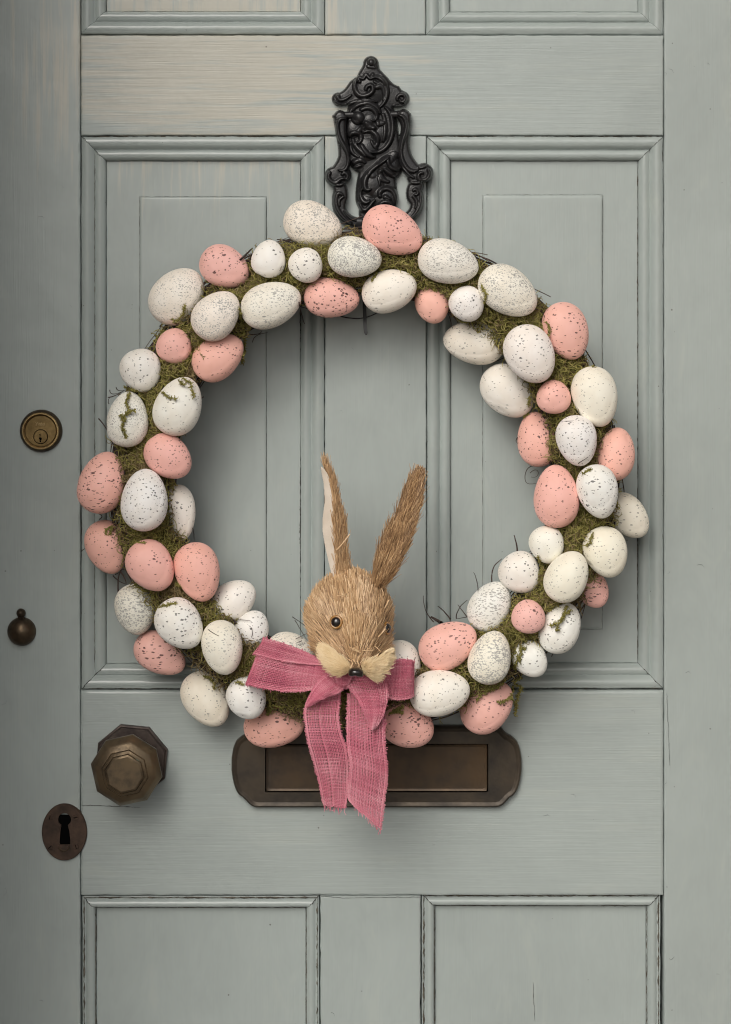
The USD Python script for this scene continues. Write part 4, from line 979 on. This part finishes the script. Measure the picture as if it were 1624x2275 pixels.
TUFTS = [('2', [(365, 1200), (340, 1250), (355, 1300), (330, 1340), (318, 1400), (345, 1465)]), ('2', [(340, 1320), (390, 1300)]), ('2', [(320, 1350), (310, 1330)]),
 ('2', [(680, 1110), (720, 1140), (735, 1200), (745, 1230)]), ('2', [(560, 1190), (590, 1230), (640, 1228)]), ('2', [(690, 1150), (660, 1130)]), ('2', [(1015, 700), (1025, 800), (1045, 880), (1042, 960), (1030, 1020)]), ('2', [(1030, 800), (1040, 900)]),
 ('2', [(690, 680), (680, 730), (640, 780), (615, 760)]), ('2', [(770, 930), (780, 970), (800, 990)]), ('2', [(330, 1165), (380, 1180), (420, 1195)]), ('2', [(980, 600), (1020, 630), (1045, 640)]),
 ('4', [(320, 615), (280, 615), (248, 640), (262, 665)]), ('4', [(300, 620), (290, 660)]), ('4', [(460, 720), (520, 715), (525, 725)]), ('4', [(735, 1000), (770, 1020)]), ('4', [(600, 1180), (660, 1150), (740, 1135)]),
 ('4', [(960, 1210), (1020, 1220), (1075, 1245)]), ('4', [(1400, 1860), (1375, 1900)]), ('4', [(930, 1640), (980, 1650), (1010, 1720)]), ('4', [(1150, 1680), (1200, 1690)]), ('4', [(1395, 1840), (1440, 1850), (1500, 1850)]),
 ('5', [(1060, 740), (1040, 800), (1020, 830), (1000, 880)]), ('5', [(1000, 840), (965, 850)]), ('5', [(1020, 820), (1050, 780), (1085, 760)]), ('5', [(790, 960), (800, 1010), (770, 1060), (765, 1100)]), ('5', [(790, 980), (830, 975)]), ('5', [(780, 1020), (795, 1060)]),
 ('5', [(690, 1180), (650, 1210), (610, 1215), (560, 1250), (550, 1280)]), ('5', [(755, 1190), (740, 1260), (690, 1285), (665, 1290)]), ('5', [(760, 1180), (800, 1200), (770, 1290), (765, 1360)]), ('5', [(740, 1260), (775, 1300), (770, 1330)]), ('5', [(600, 1210), (640, 1195)]),
 ('5', [(50, 1350), (90, 1330), (130, 1310), (70, 1350)]), ('5', [(100, 1320), (120, 1350)]), ('5', [(890, 460), (920, 510), (910, 580)]), ('5', [(1200, 330), (1190, 380), (1165, 395)]), ('5', [(800, 1150), (760, 1170)]),
 ('3', [(1060, 680), (1075, 720), (1070, 760)]), ('3', [(720, 490), (745, 540), (740, 580)]), ('3', [(150, 470), (165, 450), (190, 410)]), ('3', [(975, 1070), (965, 1120)]), ('3', [(1220, 930), (1270, 915), (1310, 920)]), ('3', [(1290, 1450), (1250, 1470)]), ('3', [(945, 1180), (960, 1160)]), ('3', [(1330, 1290), (1350, 1250)]),
 ('3', [(470, 505), (490, 520)]), ('6', [(620, 1490), (640, 1510), (655, 1500)]), ('6', [(180, 1450), (200, 1490), (180, 1550)])]
for k, (r0, p0) in enumerate(TUFTS):
    tuft(p0, r0, seed=k)

TWIGS = [('2', [(235, 1225), (275, 1215), (330, 1185)], .5), ('2', [(245, 1180), (262, 1205), (320, 1190)], .4), ('2', [(282, 1165), (300, 1185), (340, 1180)], .4), ('2', [(240, 1265), (236, 1240), (250, 1220)], .4), ('2', [(177, 1350), (215, 1395), (238, 1440), (255, 1490)], .6), ('2', [(1020, 410), (1060, 370), (1090, 340)], 1.1), ('2', [(1235, 290), (1300, 292)], .5), ('2', [(1365, 660), (1378, 720), (1398, 790)], .6), ('2', [(1090, 900), (1115, 860), (1180, 842)], .4), ('2', [(1030, 850), (1120, 850), (1140, 830)], .5),
 ('4', [(305, 945), (350, 985), (400, 1005)], .6), ('4', [(345, 1065), (340, 1000), (352, 930), (380, 905)], .8), ('4', [(355, 915), (385, 960), (395, 1000)], .8), ('4', [(320, 940), (360, 920)], .5), ('4', [(85, 780), (120, 755)], .4), ('4', [(210, 560), (230, 540), (205, 520)], .5), ('4', [(853, 620), (862, 660), (862, 725)], .4), ('4', [(290, 10), (310, 50)], .5), ('4', [(945, 1300), (985, 1335), (1035, 1362)], .45), ('4', [(1110, 1255), (1180, 1250), (1260, 1260)], .35), ('4', [(1250, 1400), (1265, 1330), (1240, 1290)], .3), ('4', [(1290, 1400), (1345, 1370)], .4), ('4', [(915, 1255), (935, 1220)], .4),
 ('5', [(778, 430), (770, 380), (758, 335)], .8), ('5', [(632, 600), (640, 525), (665, 490), (688, 470)], .6), ('5', [(553, 648), (545, 590), (528, 548)], .45), ('5', [(300, 830), (255, 760), (243, 680)], .5), ('5', [(345, 835), (285, 800)], 1.6), ('5', [(397, 815), (360, 770), (325, 740)], .7), ('5', [(430, 810), (445, 755), (492, 705)], .5), ('5', [(495, 805), (460, 760), (438, 732)], .5), ('5', [(500, 800), (430, 812)], .4), ('5', [(820, 700), (830, 715)], .4),
 ('3', [(1060, 1425), (970, 1440), (950, 1480), (955, 1518), (1010, 1522)], .4), ('3', [(975, 1470), (1010, 1455), (1015, 1480), (980, 1490)], .3), ('3', [(910, 1285), (902, 1300), (910, 1315)], .4), ('3', [(1000, 615), (1040, 635), (1050, 660)], .7), ('3', [(560, 640), (590, 670), (600, 690)], .7), ('3', [(780, 895), (840, 870)], .5), ('3', [(1225, 1420), (1270, 1390)], .4), ('3', [(1155, 1200), (1235, 1198)], .35),
 ('6', [(330, 980), (400, 1030), (430, 1060)], .35), ('6', [(345, 1000), (380, 1060), (410, 1110)], .35), ('6', [(350, 1110), (420, 1075)], .35), ('6', [(880, 1490), (940, 1510)], .4), ('6', [(385, 1120), (350, 1135)], .35), ('6', [(1050, 1340), (1080, 1330)], .4)]
for k, (r0, p0, w0) in enumerate(TWIGS):
    ox, oy, kk = CONV[r0]; p = np.array(p0, float) * kk + [ox, oy]
    n = len(p); t = np.linspace(0, 1, n); tt = np.linspace(0, 1, 16)
    cs = CubicSpline(t, p) if n > 2 else (lambda z: p[0] + (p[1] - p[0]) * np.asarray(z)[:, None])
    q = cs(tt)
    on = [front_depth(a, b) for a, b in q]
    dep = np.maximum(np.array(on) + 0.0008, 0.024) if max(on) > 0.05 and r0 != '5' else np.maximum(np.array(on), 0.026) + 0.001
    dep = gaussian_filter(dep, 1.0)
    v, f, _ = tubes(P(q[:, 0] + wob(16, 0.6, 0.4, k), q[:, 1], dep)[None], np.linspace(1, 0.5, 16)[None] * w0 * 0.0010, 5)
    obj('twig', (v, f), vine_m, WR, smooth=True, prim=np.full(len(v), wrng.uniform(0, 0.6)))

# cable tie that hangs the wreath on the knocker's ring
TIE = thing('cable_tie', P(806, 600, 0.02), 'black plastic cable tie tying the wreath to the knocker ring', 'cable tie')


def strap(pts, w, th, mat, parent, name):
    p = np.array(pts, float); s = np.linspace(0, 1, len(p)); t = np.linspace(0, 1, 40)
    q = PchipInterpolator(s, p)(t)
    c = P(q[:, 0], q[:, 1], q[:, 2]); x = np.array([w / 2, 0, 0]); tang = np.gradient(c, axis=0); tang /= np.linalg.norm(tang, axis=1, keepdims=True)
    nn = np.cross(tang, [1, 0, 0]) * th / 2; wd = np.interp(t, [0, 0.93, 1], [1, 1, 0.35])[:, None]
    v = np.vstack([c - x * wd - nn, c + x * wd - nn, c + x * wd + nn, c - x * wd + nn]); n = 40; i = np.arange(n - 1); f = []
    for k in range(4):
        a, b = k * n, ((k + 1) % 4) * n
        f.append(np.stack([a + i, b + i + 1, b + i], -1)); f.append(np.stack([a + i, a + i + 1, b + i + 1], -1))
    return obj(name, (v, np.vstack(f)), mat, parent)


strap([(809, 640, 0.012), (810, 690, 0.016), (811, 720, 0.019), (813.5, 744, 0.020)], 0.0030, 0.0011, black_plastic, TIE, 'tail')
strap([(797, 486, 0.012), (798, 484, 0.019), (798, 492, 0.0215), (799, 505, 0.0205), (800, 520, 0.018), (802, 545, 0.019)], 0.0040, 0.0011, black_plastic, TIE, 'loop')
hd = trimesh.creation.box(extents=[0.0055, 0.004, 0.0055]); hd.apply_translation(P(803, 517, 0.021)); obj('head', hd, black_plastic, TIE)
WIRE = thing('hanging_wire', P(770, 700, 0.012), 'thin black wire bowing below the cable tie and under the knocker ring', 'wire')
for pts in ([(735, 690), (760, 703), (790, 707), (815, 704), (840, 693), (850, 680)], [(755, 521), (775, 519), (785, 530), (788, 550)]):
    p = np.array(pts, float); q = CubicSpline(np.linspace(0, 1, len(p)), p)(np.linspace(0, 1, 24))
    v, f, _ = tubes(P(q[:, 0], q[:, 1], np.full(24, 0.012))[None], 0.0006, 6); obj('strand', (v, f), black_plastic, WIRE, smooth=True)

# ------------------------------------------------------------------ straw rabbit head
RB = thing('rabbit_head', P(779, 1500, 0.075), 'tan straw rabbit head with tall ears and cream muzzle above the pink bow', 'rabbit ornament')
brng = np.random.default_rng(31)


def ball(x, y, d, r):
    m = trimesh.creation.icosphere(3, r); m.apply_translation(P(x, y, d)); return np.array(m.vertices)


head = trimesh.convex.convex_hull(np.vstack([ball(776, 1364, 0.074, 0.0330), ball(800, 1366, 0.072, 0.0255), ball(752, 1370, 0.072, 0.0262), ball(790, 1462, 0.108, 0.0125), ball(735, 1428, 0.084, 0.0140), ball(827, 1430, 0.084, 0.0140), ball(790, 1400, 0.102, 0.018)]))
head = head.subdivide().subdivide()
trimesh.smoothing.filter_taubin(head, iterations=12)
obj('head', head, straw_core, RB, smooth=True)
NOSE = P(791, 1489, 0.124)


def straws(mesh_pts, dirs, normals, length, lift, r, name, parent, mat, shade, seed, spread=0.10, seg=3, stuff=True, bend=0.12):
    g = np.random.default_rng(seed); n = len(mesh_pts)
    d = dirs + g.normal(0, spread, (n, 3)) + normals * lift[:, None]; d /= np.linalg.norm(d, axis=1, keepdims=True)
    pts = [mesh_pts]
    for k in range(seg):
        d = d - normals * bend / seg * g.uniform(0.2, 1.2, (n, 1)); d /= np.linalg.norm(d, axis=1, keepdims=True)
        pts.append(pts[-1] + d * (length / seg)[:, None])
    taper = np.linspace(1.0, 0.62, seg + 1)[None]
    v, f, sid = tubes(np.stack(pts, 1), taper * r[:, None], 4, ref=normals[:, None, :], flat=0.6)
    tip = np.tile(np.repeat(np.linspace(-0.10, 0.10, seg + 1), 4), n)
    return obj(name, (v, f), mat, parent, kind='stuff' if stuff else None, prim=np.clip(shade[sid] + tip, 0, 1))


def grid_of(p):
    """The grid point and depth at which the camera sees world points."""
    d = -p[:, 1]; q = EYE + (p - EYE) * (DIST / (DIST - d))[:, None]
    return q[:, 0] / S + CX, CY - (q[:, 2] - Z0) / S, d


gx_, gy_, gd_ = grid_of(np.array(head.vertices))
EYES = []
for ex, ey, nx in ((747.0, 1381.5, -0.30), (859.0, 1395.5, 1.05)):
    near = np.hypot(gx_ - ex, gy_ - ey) < 7
    ed = gd_[near].max() + (0.0042 if nx < 0 else 0.0042)
    nv = np.array([math.sin(nx), -math.cos(nx), 0.15]); nv /= np.linalg.norm(nv)
    T = trimesh.geometry.align_vectors([0, 0, 1], nv)
    c = P(ex, ey, ed); EYES.append(c)
    m = trimesh.creation.icosphere(4, 0.0042); m.apply_scale([1, 1, .8]); m.apply_transform(T); m.apply_translation(c)
    ep = obj('eye', m, eye_m, RB, smooth=True)
    rg = trimesh.creation.torus(0.0044, 0.0011, 40, 12); rg.apply_transform(T); rg.apply_translation(c + nv * 0.0005)
    obj('eye_ring', rg, amber_m, ep, smooth=True)
sp, fi = trimesh.sample.sample_surface(head, 17000, seed=3)
nn = head.face_normals[fi]
vis = (nn[:, 1] < 0.55) & (np.linalg.norm(sp - EYES[0], axis=1) > 0.0062) & (np.linalg.norm(sp - EYES[1], axis=1) > 0.0066)
sp, nn = sp[vis], nn[vis]
dd = sp - NOSE; away = np.linalg.norm(dd, axis=1)
dd -= nn * (dd * nn).sum(1)[:, None]; dd /= np.linalg.norm(dd, axis=1, keepdims=True) + 1e-9
dd[:, 2] += 0.35 * np.clip(1 - np.abs(sp[:, 0] - NOSE[0]) / 0.03, 0, 1); dd /= np.linalg.norm(dd, axis=1, keepdims=True)
near = away < 0.034
sp, nn, dd, away = (np.vstack([q, q[near], q[near]]) if q.ndim == 2 else np.r_[q, q[near], q[near]] for q in (sp, nn, dd, away))
sp = sp + np.random.default_rng(4).normal(0, 0.0006, sp.shape)
n = len(sp)
patch = meshkit.fbm(sp * 90, 3, 5)
straws(sp - nn * 0.001, dd, nn, brng.uniform(0.007, 0.0135, n) * np.clip(away / 0.03, 0.5, 1), brng.uniform(0.04, 0.22, n), np.where(brng.uniform(0, 1, n) < 0.25, brng.uniform(0.00045, 0.0007, n), brng.uniform(0.0002, 0.0004, n)), 'straw', RB, straw_m,
       np.clip(brng.beta(1.6, 1.5, n) + 0.5 * (patch - 0.5), 0, 1), 7, 0.07)
# loose straws and stubble by the nose
Z1 = (659.7, 1184.1, 0.17707)
STR = [((660, 1430), (780, 1480)), ((690, 1460), (800, 1500)), ((975, 1415), (1050, 1485)), ((700, 1580), (740, 1640)), ((755, 1600), (780, 1680)), ((820, 1475), (960, 1468)), ((970, 1590), (1025, 1510)), ((505, 782), (600, 776)), ((1020, 1300), (1110, 1200)), ((1000, 1240), (990, 1050)), ((1060, 690), (1085, 780)), ((1150, 840), (1100, 940)), ((640, 1745), (700, 1630)), ((1000, 430), (1190, 560)), ((905, 1690), (925, 1770)), ((1120, 500), (1250, 460)), ((500, 210), (665, 10))]
for k, (a, b) in enumerate(STR):
    a = np.array(a) * Z1[2] + Z1[:2]; b = np.array(b) * Z1[2] + Z1[:2]
    y_ = (a[1] + b[1]) / 2; dep = float(np.interp(y_, [1184, 1290, 1330, 1400, 1460, 1490], [0.088, 0.098, 0.112, 0.121, 0.127, 0.131])) - 0.9 * abs((a[0] + b[0]) / 2 - 785) * S * 0.5
    v, f, _ = tubes(P([a[0], (a[0] + b[0]) / 2 + 1, b[0]], [a[1], (a[1] + b[1]) / 2, b[1]], [dep, dep + 0.002, dep + 0.001])[None], 0.00042, 4, flat=0.6)
    obj('loose_straw', (v, f), straw_m, RB, prim=np.full(len(v), 0.85))


def pad(poly, dfun, thick, name, parent, mat, step=2.5, bulge=22.0, smooth=True):
    """A soft pad with a rounded edge: its front bulges over the outline (grid polygon), its back is nearly flat."""
    pg = Polygon(poly).buffer(0); x0, y0, x1, y1 = pg.bounds
    xs, ys = np.arange(x0 - step, x1 + 2 * step, step), np.arange(y0 - step, y1 + 2 * step, step)
    gx, gy = np.meshgrid(xs, ys); mask = shapely.contains_xy(pg, gx.ravel(), gy.ravel()).reshape(gx.shape)
    dist = distance_transform_edt(mask) * step
    e = np.clip(dist / bulge, 0, 1); e = np.sqrt(1 - (1 - e) ** 2)
    idx = -np.ones(mask.shape, int); idx[mask] = np.arange(mask.sum()); n = mask.sum()
    X, Y = gx[mask], gy[mask]; base = dfun(X, Y)
    v = np.vstack([P(X, Y, base + thick * e[mask]), P(X, Y, base - thick * 0.5 * e[mask] - 0.0004)])
    c = mask[:-1, :-1] & mask[1:, :-1] & mask[:-1, 1:] & mask[1:, 1:]
    a, b, c_, d_ = idx[:-1, :-1][c], idx[:-1, 1:][c], idx[1:, 1:][c], idx[1:, :-1][c]
    F = np.vstack([np.stack([a, c_, b], -1), np.stack([a, d_, c_], -1)])
    m = trimesh.Trimesh(v[:n], F, process=False)
    flip = m.face_normals[:, 1].sum() > 0
    if flip: F = F[:, ::-1]
    ed = trimesh.Trimesh(v[:n], F, process=False); es = np.sort(ed.edges, axis=1); uq, inv, cnt = np.unique(es, axis=0, return_inverse=True, return_counts=True)
    sk = ed.edges[cnt[inv.ravel()] == 1]
    G = np.vstack([np.stack([sk[:, 1], sk[:, 0], sk[:, 0] + n], -1), np.stack([sk[:, 1], sk[:, 0] + n, sk[:, 1] + n], -1)])
    path = obj(name, (v, np.vstack([F, F[:, ::-1] + n, G])), mat, parent, smooth=60)
    front = trimesh.Trimesh(v[:n], F, process=False)
    return front, pg


def field_dir(fn, x, y, d):
    """World direction of a grid-plane direction field."""
    ux, uy = fn(x, y)
    L = np.hypot(ux, uy); return np.stack([ux / L, np.zeros_like(x), -uy / L], -1)


Z3 = lambda a: np.array(a, float) * 0.17707 + [693.5, 998.0]
felt_p = Z3([(105, 205), (150, 240), (200, 310), (245, 480), (270, 640), (272, 900), (295, 1250), (302, 1660), (250, 1610), (200, 1400), (150, 1180), (125, 1000), (130, 850), (155, 640), (140, 420), (112, 280)])
earL = Z3([(125, 170), (190, 190), (235, 215), (265, 330), (315, 410), (350, 640), (385, 820), (430, 930), (440, 1100), (455, 1400), (490, 1540), (460, 1720), (310, 1740), (290, 1250), (268, 900), (265, 640), (240, 480), (195, 310), (150, 240)])
earR = Z3([(745, 1580), (790, 1330), (860, 1150), (915, 975), (1010, 860), (1080, 700), (1150, 490), (1210, 345), (1255, 280), (1335, 285), (1415, 350), (1410, 480), (1390, 640), (1330, 880), (1280, 1040), (1210, 1260), (1110, 1450), (1000, 1650), (860, 1800), (760, 1780)])
E1 = thing('ear', P(745, 1290, 0.07), parent=RB, label='left ear turned to show its cream felt lining')
E2 = thing('ear', P(850, 1280, 0.07), parent=RB, label='right ear covered all over with darker brown straw')
ridge = np.array(sorted([tuple(p) for p in Z3([(150, 240), (200, 310), (245, 480), (270, 640), (272, 900), (295, 1250), (302, 1660)])], key=lambda q: q[1]))
rid = lambda y: np.interp(y, ridge[:, 1], ridge[:, 0])
dL = lambda x, y: 0.074 + 0.008 * np.clip((y - 1020) / 270, 0, 1) - np.abs(x - rid(y)) * S * 0.75
fr1, _ = pad(felt_p, dL, 0.0012, 'felt_lining', E1, felt_m, step=0.9, bulge=5)
fr2, pg2 = pad(earL, dL, 0.0012, 'shell', E1, straw_core, bulge=8)
dR = lambda x, y: 0.064 + 0.016 * np.clip((y - 1040) / 240, 0, 1)
fr3, pg3 = pad(earR, dR, 0.0075, 'shell', E2, straw_core, bulge=26)


def fur(front, n, dirf, length, lift, rad, name, parent, mat, shade_mu, seed, spread=0.09, stuff=True, bend=0.1):
    g = np.random.default_rng(seed)
    p, fi = trimesh.sample.sample_surface(front, n, seed=seed); nm = front.face_normals[fi]
    d = dirf(p); d = d - nm * (d * nm).sum(1)[:, None]; d /= np.linalg.norm(d, axis=1, keepdims=True)
    pt = meshkit.fbm(p * 110, 3, seed)
    return straws(p - nm * 0.0006, d, nm, g.uniform(*length, n), g.uniform(*lift, n), g.uniform(*rad, n), name, parent, mat, np.clip(g.beta(2.2, 2.2, n) * 0.9 + 0.6 * (pt - 0.5) + shade_mu, 0, 1), seed + 1, spread, bend=bend, stuff=stuff)


fur(fr2, 2300, lambda p: np.stack([-0.10 + 0 * p[:, 0], 0 * p[:, 0], 1 + 0 * p[:, 0]], -1), (0.007, 0.015), (0.05, 0.22), (0.00022, 0.00042), 'straw', E1, straw_m, -0.05, 61, 0.12)
fur(fr3, 4600, lambda p: np.stack([0.36 + 0 * p[:, 0], 0 * p[:, 0], 1 + 0 * p[:, 0]], -1), (0.006, 0.014), (0.05, 0.26), (0.00022, 0.00040), 'straw', E2, straw_dark, 0.0, 63, 0.10)

Zp = lambda a: np.array(a, float) * 0.17707 + [659.7, 1184.1]
mzL = Zp([(278, 1440), (330, 1400), (395, 1385), (500, 1470), (590, 1570), (690, 1660), (690, 1720), (610, 1790), (540, 1785), (470, 1755), (390, 1690), (320, 1620), (290, 1530)])
mzR = Zp([(790, 1650), (880, 1600), (1000, 1560), (1080, 1480), (1140, 1440), (1190, 1480), (1190, 1620), (1120, 1720), (1040, 1780), (970, 1860), (900, 1830), (830, 1770)])
dM = lambda x, y: np.interp(np.hypot(x - 790, y - 1478), [0, 30, 60, 95], [0.1235, 0.1235, 0.119, 0.110])
radial = lambda p: np.stack([p[:, 0] - NOSE[0], 0 * p[:, 0], (p[:, 2] - NOSE[2]) * 0.75 + 0.002], -1)
for nm_, pl, sd_ in (('muzzle', mzL, 71), ('muzzle', mzR, 73)):
    frm, _ = pad(pl, dM, 0.006, nm_, RB, cream_core, bulge=18)
    fur(frm, 3400, radial, (0.004, 0.0085), (0.05, 0.35), (0.00016, 0.00030), 'muzzle_fibres', RB, cream_m, 0.05, sd_, 0.14)
ns = trimesh.creation.icosphere(4, 1.0); v = np.array(ns.vertices); v *= [17 * S * .93, 0.0055, 9.6 * S * .93]; v[:, 2] -= 0.35 * np.abs(v[:, 0]) * (v[:, 2] < 0)
ra_ = math.radians(-5); v = np.stack([v[:, 0] * math.cos(ra_) - v[:, 2] * math.sin(ra_), v[:, 1], v[:, 0] * math.sin(ra_) + v[:, 2] * math.cos(ra_)], -1)
obj('nose', (v + P(791, 1492, 0.1345), np.array(ns.faces)), eye_m, RB, smooth=True)
# ------------------------------------------------------------------ burlap bow
BOW = thing('ribbon_bow', P(765, 1520, 0.10), 'pink woven burlap ribbon bow tied below the rabbit with two frayed tails', 'bow')
Z6 = lambda a: np.array(a, float)[:, :2] * 0.37934 + [524.4, 998.0]


def ribbon(name, A, B, nwarp=25, pitch=0.00128, seed=0, fray=False, ripple=0.0028, bulge=0.0, shade=0.0, dens=1.0):
    """A woven strip between two edge lines (close-up x, y, depth mm): every thread of the weave is modelled."""
    g = np.random.default_rng(seed)
    def edge(E):
        E = np.array(E, float); xy = Z6(E); w = P(xy[:, 0], xy[:, 1], E[:, 2] * 1e-3)
        s = np.r_[0, np.cumsum(np.linalg.norm(np.diff(w, axis=0), axis=1))]
        return PchipInterpolator(s / s[-1], w), s[-1]
    fa, la = edge(A); fb, lb = edge(B)
    nw = int(max(la, lb) / pitch)
    vs = np.linspace(0, 1, nw)

    def surf(u, v):
        a, b = fa(v), fb(v)
        p = a + (b - a) * u[..., None]
        rip = ripple * (meshkit.fbm(np.stack([u * 2.0, v * 5.0, np.full_like(u, seed * 3.3)], -1), 2, seed) - 0.5) * 2
        return p + np.array([0, -1, 0]) * (rip + bulge * 4 * u * (1 - u))[..., None]
    uw = (np.arange(nwarp) + 0.5) / nwarp + g.normal(0, 0.006, nwarp)
    W, V = np.meshgrid(uw, vs, indexing='ij')
    W = W + 0.010 * (meshkit.fbm(np.stack([V * 14, W * 9, 0 * W + seed], -1), 2, seed + 3) - 0.5)
    base = surf(W, V)
    dv = surf(W, np.clip(V + 0.002, 0, 1)) - surf(W, np.clip(V - 0.002, 0, 1)); du = surf(W + 0.01, V) - surf(W - 0.01, V)
    nrm = np.cross(du, dv); nrm /= np.linalg.norm(nrm, axis=2, keepdims=True) + 1e-12
    if nrm[..., 1].mean() > 0: nrm = -nrm
    par = ((np.arange(nwarp)[:, None] + np.arange(nw)[None]) % 2) * 2 - 1
    amp = 0.00026
    wp = base + nrm * (par * amp)[..., None]
    rw = 0.00035 * dens * g.uniform(0.75, 1.25, (nwarp, 1)) * np.ones((1, nw))
    rw[[0, -1]] *= 1.9; rw[[1, -2]] *= 1.35
    parts, sh = [], []
    v, f, sid = tubes(wp, rw, 4, ref=nrm, flat=0.6); parts.append((v, f)); ws = np.clip(g.beta(2, 2.2, nwarp), 0, 1); ws[[0, 1, -2, -1]] += 0.35; sh.append(ws[sid])
    wf = (base - nrm * (par * amp)[..., None]).transpose(1, 0, 2)
    e0 = surf(np.full(nw, -0.5 / nwarp) - g.exponential(0.012, nw), vs)[:, None]; e1 = surf(np.full(nw, 1 + 0.5 / nwarp) + g.exponential(0.012, nw), vs)[:, None]
    e0 = e0 + g.normal(0, 0.0003, e0.shape); e1 = e1 + g.normal(0, 0.0003, e1.shape)
    wf = np.concatenate([e0, wf, e1], 1); nf = np.concatenate([nrm.transpose(1, 0, 2)[:, :1], nrm.transpose(1, 0, 2), nrm.transpose(1, 0, 2)[:, -1:]], 1)
    v, f, sid = tubes(wf, 0.00035 * dens * g.uniform(0.7, 1.25, (nw, 1)), 4, ref=nf, flat=0.6); parts.append((v, f)); sh.append(np.clip(g.beta(2, 2.2, nw), 0, 1)[sid])
    # fluffy selvedge loops
    for side in (0, 1):
        m = nw * 3; t = g.uniform(0, 1, m)
        u0 = (0.35 / nwarp if side == 0 else 1 - 0.35 / nwarp)
        s0 = surf(np.full(m, u0), t); s1 = surf(np.full(m, u0 + (-1 if side == 0 else 1) * g.uniform(0.3, 1.1, m) / nwarp), np.clip(t + g.normal(0, 0.006, m), 0, 1))
        mid = (s0 + s1) / 2 + g.normal(0, 0.0004, (m, 3)) + [0, -0.0004, 0]
        v, f, sid = tubes(np.stack([s0, mid, s1], 1), 0.00022, 3); parts.append((v, f)); sh.append(np.clip(g.beta(2.6, 1.8, m) + 0.3, 0, 1.3)[sid])
    if fray:
        ends = wp[:, -1]; tang = wp[:, -1] - wp[:, -3]; tang /= np.linalg.norm(tang, axis=1, keepdims=True)
        L = g.uniform(0.001, 0.006, nwarp)[:, None]
        p1 = ends + tang * L * 0.5 + g.normal(0, 0.0004, ends.shape); p2 = ends + tang * L + g.normal(0, 0.0011, ends.shape)
        v, f, sid = tubes(np.stack([ends, p1, p2], 1), 0.00026, 4); parts.append((v, f)); sh.append(np.clip(g.beta(2, 2, nwarp), 0, 1)[sid])
    v, f = join(parts); s_ = np.concatenate(sh)
    pt = meshkit.fbm(v * 60, 2, seed + 8)
    return obj(name, (v, f), thread_m, BOW, smooth=True, prim=np.clip(s_ * 0.8 + 0.9 * (pt - 0.5) + 0.17 + shade, 0, 1))


ribbon('loop', [(600, 1300, 84), (560, 1280, 76), (350, 1180, 68), (200, 1125, 72), (158, 1108, 84), (165, 1112, 94), (350, 1165, 101), (500, 1235, 105), (600, 1300, 100)],
       [(600, 1350, 82), (580, 1345, 74), (330, 1395, 64), (100, 1385, 68), (58, 1370, 82), (66, 1374, 92), (300, 1418, 101), (470, 1405, 104), (610, 1350, 99)], 30, seed=1, dens=1.12)
ribbon('loop', [(780, 1310, 84), (850, 1290, 74), (960, 1250, 68), (1020, 1240, 74), (1043, 1245, 86), (1030, 1236, 94), (960, 1230, 101), (900, 1250, 103), (800, 1300, 98)],
       [(770, 1360, 82), (850, 1410, 72), (950, 1440, 66), (1010, 1440, 72), (1040, 1438, 86), (1022, 1455, 94), (960, 1465, 101), (880, 1450, 104), (780, 1360, 98)], 27, seed=2, dens=1.12)
ribbon('tail', [(455, 1445, 98), (415, 1490, 101), (400, 1540, 102), (420, 1700, 100), (455, 1830, 96), (480, 1930, 92), (510, 2078, 86)],
       [(610, 1420, 98), (606, 1480, 102), (600, 1560, 103), (612, 1650, 102), (650, 1780, 98), (657, 1900, 93), (640, 2098, 88)], 23, seed=3, fray=True, bulge=0.002, shade=0.14)
ribbon('tail', [(655, 1430, 99), (655, 1500, 103), (650, 1600, 104), (652, 1720, 103), (668, 1850, 99), (655, 2030, 92), (690, 2085, 90)],
       [(850, 1430, 99), (868, 1520, 103), (870, 1600, 104), (870, 1700, 104), (885, 1880, 100), (866, 2080, 94), (850, 2222, 88)], 26, seed=4, fray=True, bulge=0.002, shade=0.17)
ribbon('fold', [(560, 1300, 104), (500, 1340, 111), (440, 1420, 111), (407, 1500, 104)], [(648, 1375, 105), (600, 1425, 112), (520, 1455, 113), (425, 1508, 106)], 18, seed=5, bulge=0.003, dens=1.2, shade=-0.05)
ribbon('fold', [(640, 1325, 106), (665, 1400, 113), (720, 1480, 115), (778, 1630, 106)], [(830, 1320, 104), (880, 1380, 110), (886, 1440, 114), (812, 1640, 108)], 20, seed=6, bulge=0.003, dens=1.2, shade=-0.05)
ribbon('fold', [(170, 1112, 96), (350, 1166, 103), (500, 1236, 106)], [(100, 1195, 95), (300, 1243, 104), (505, 1262, 107)], 10, seed=8, shade=0.10)
ribbon('knot', [(575, 1285, 104), (585, 1345, 113), (600, 1400, 106)], [(690, 1290, 104), (672, 1345, 114), (650, 1402, 106)], 12, seed=7, bulge=0.002, dens=1.25, shade=-0.08)
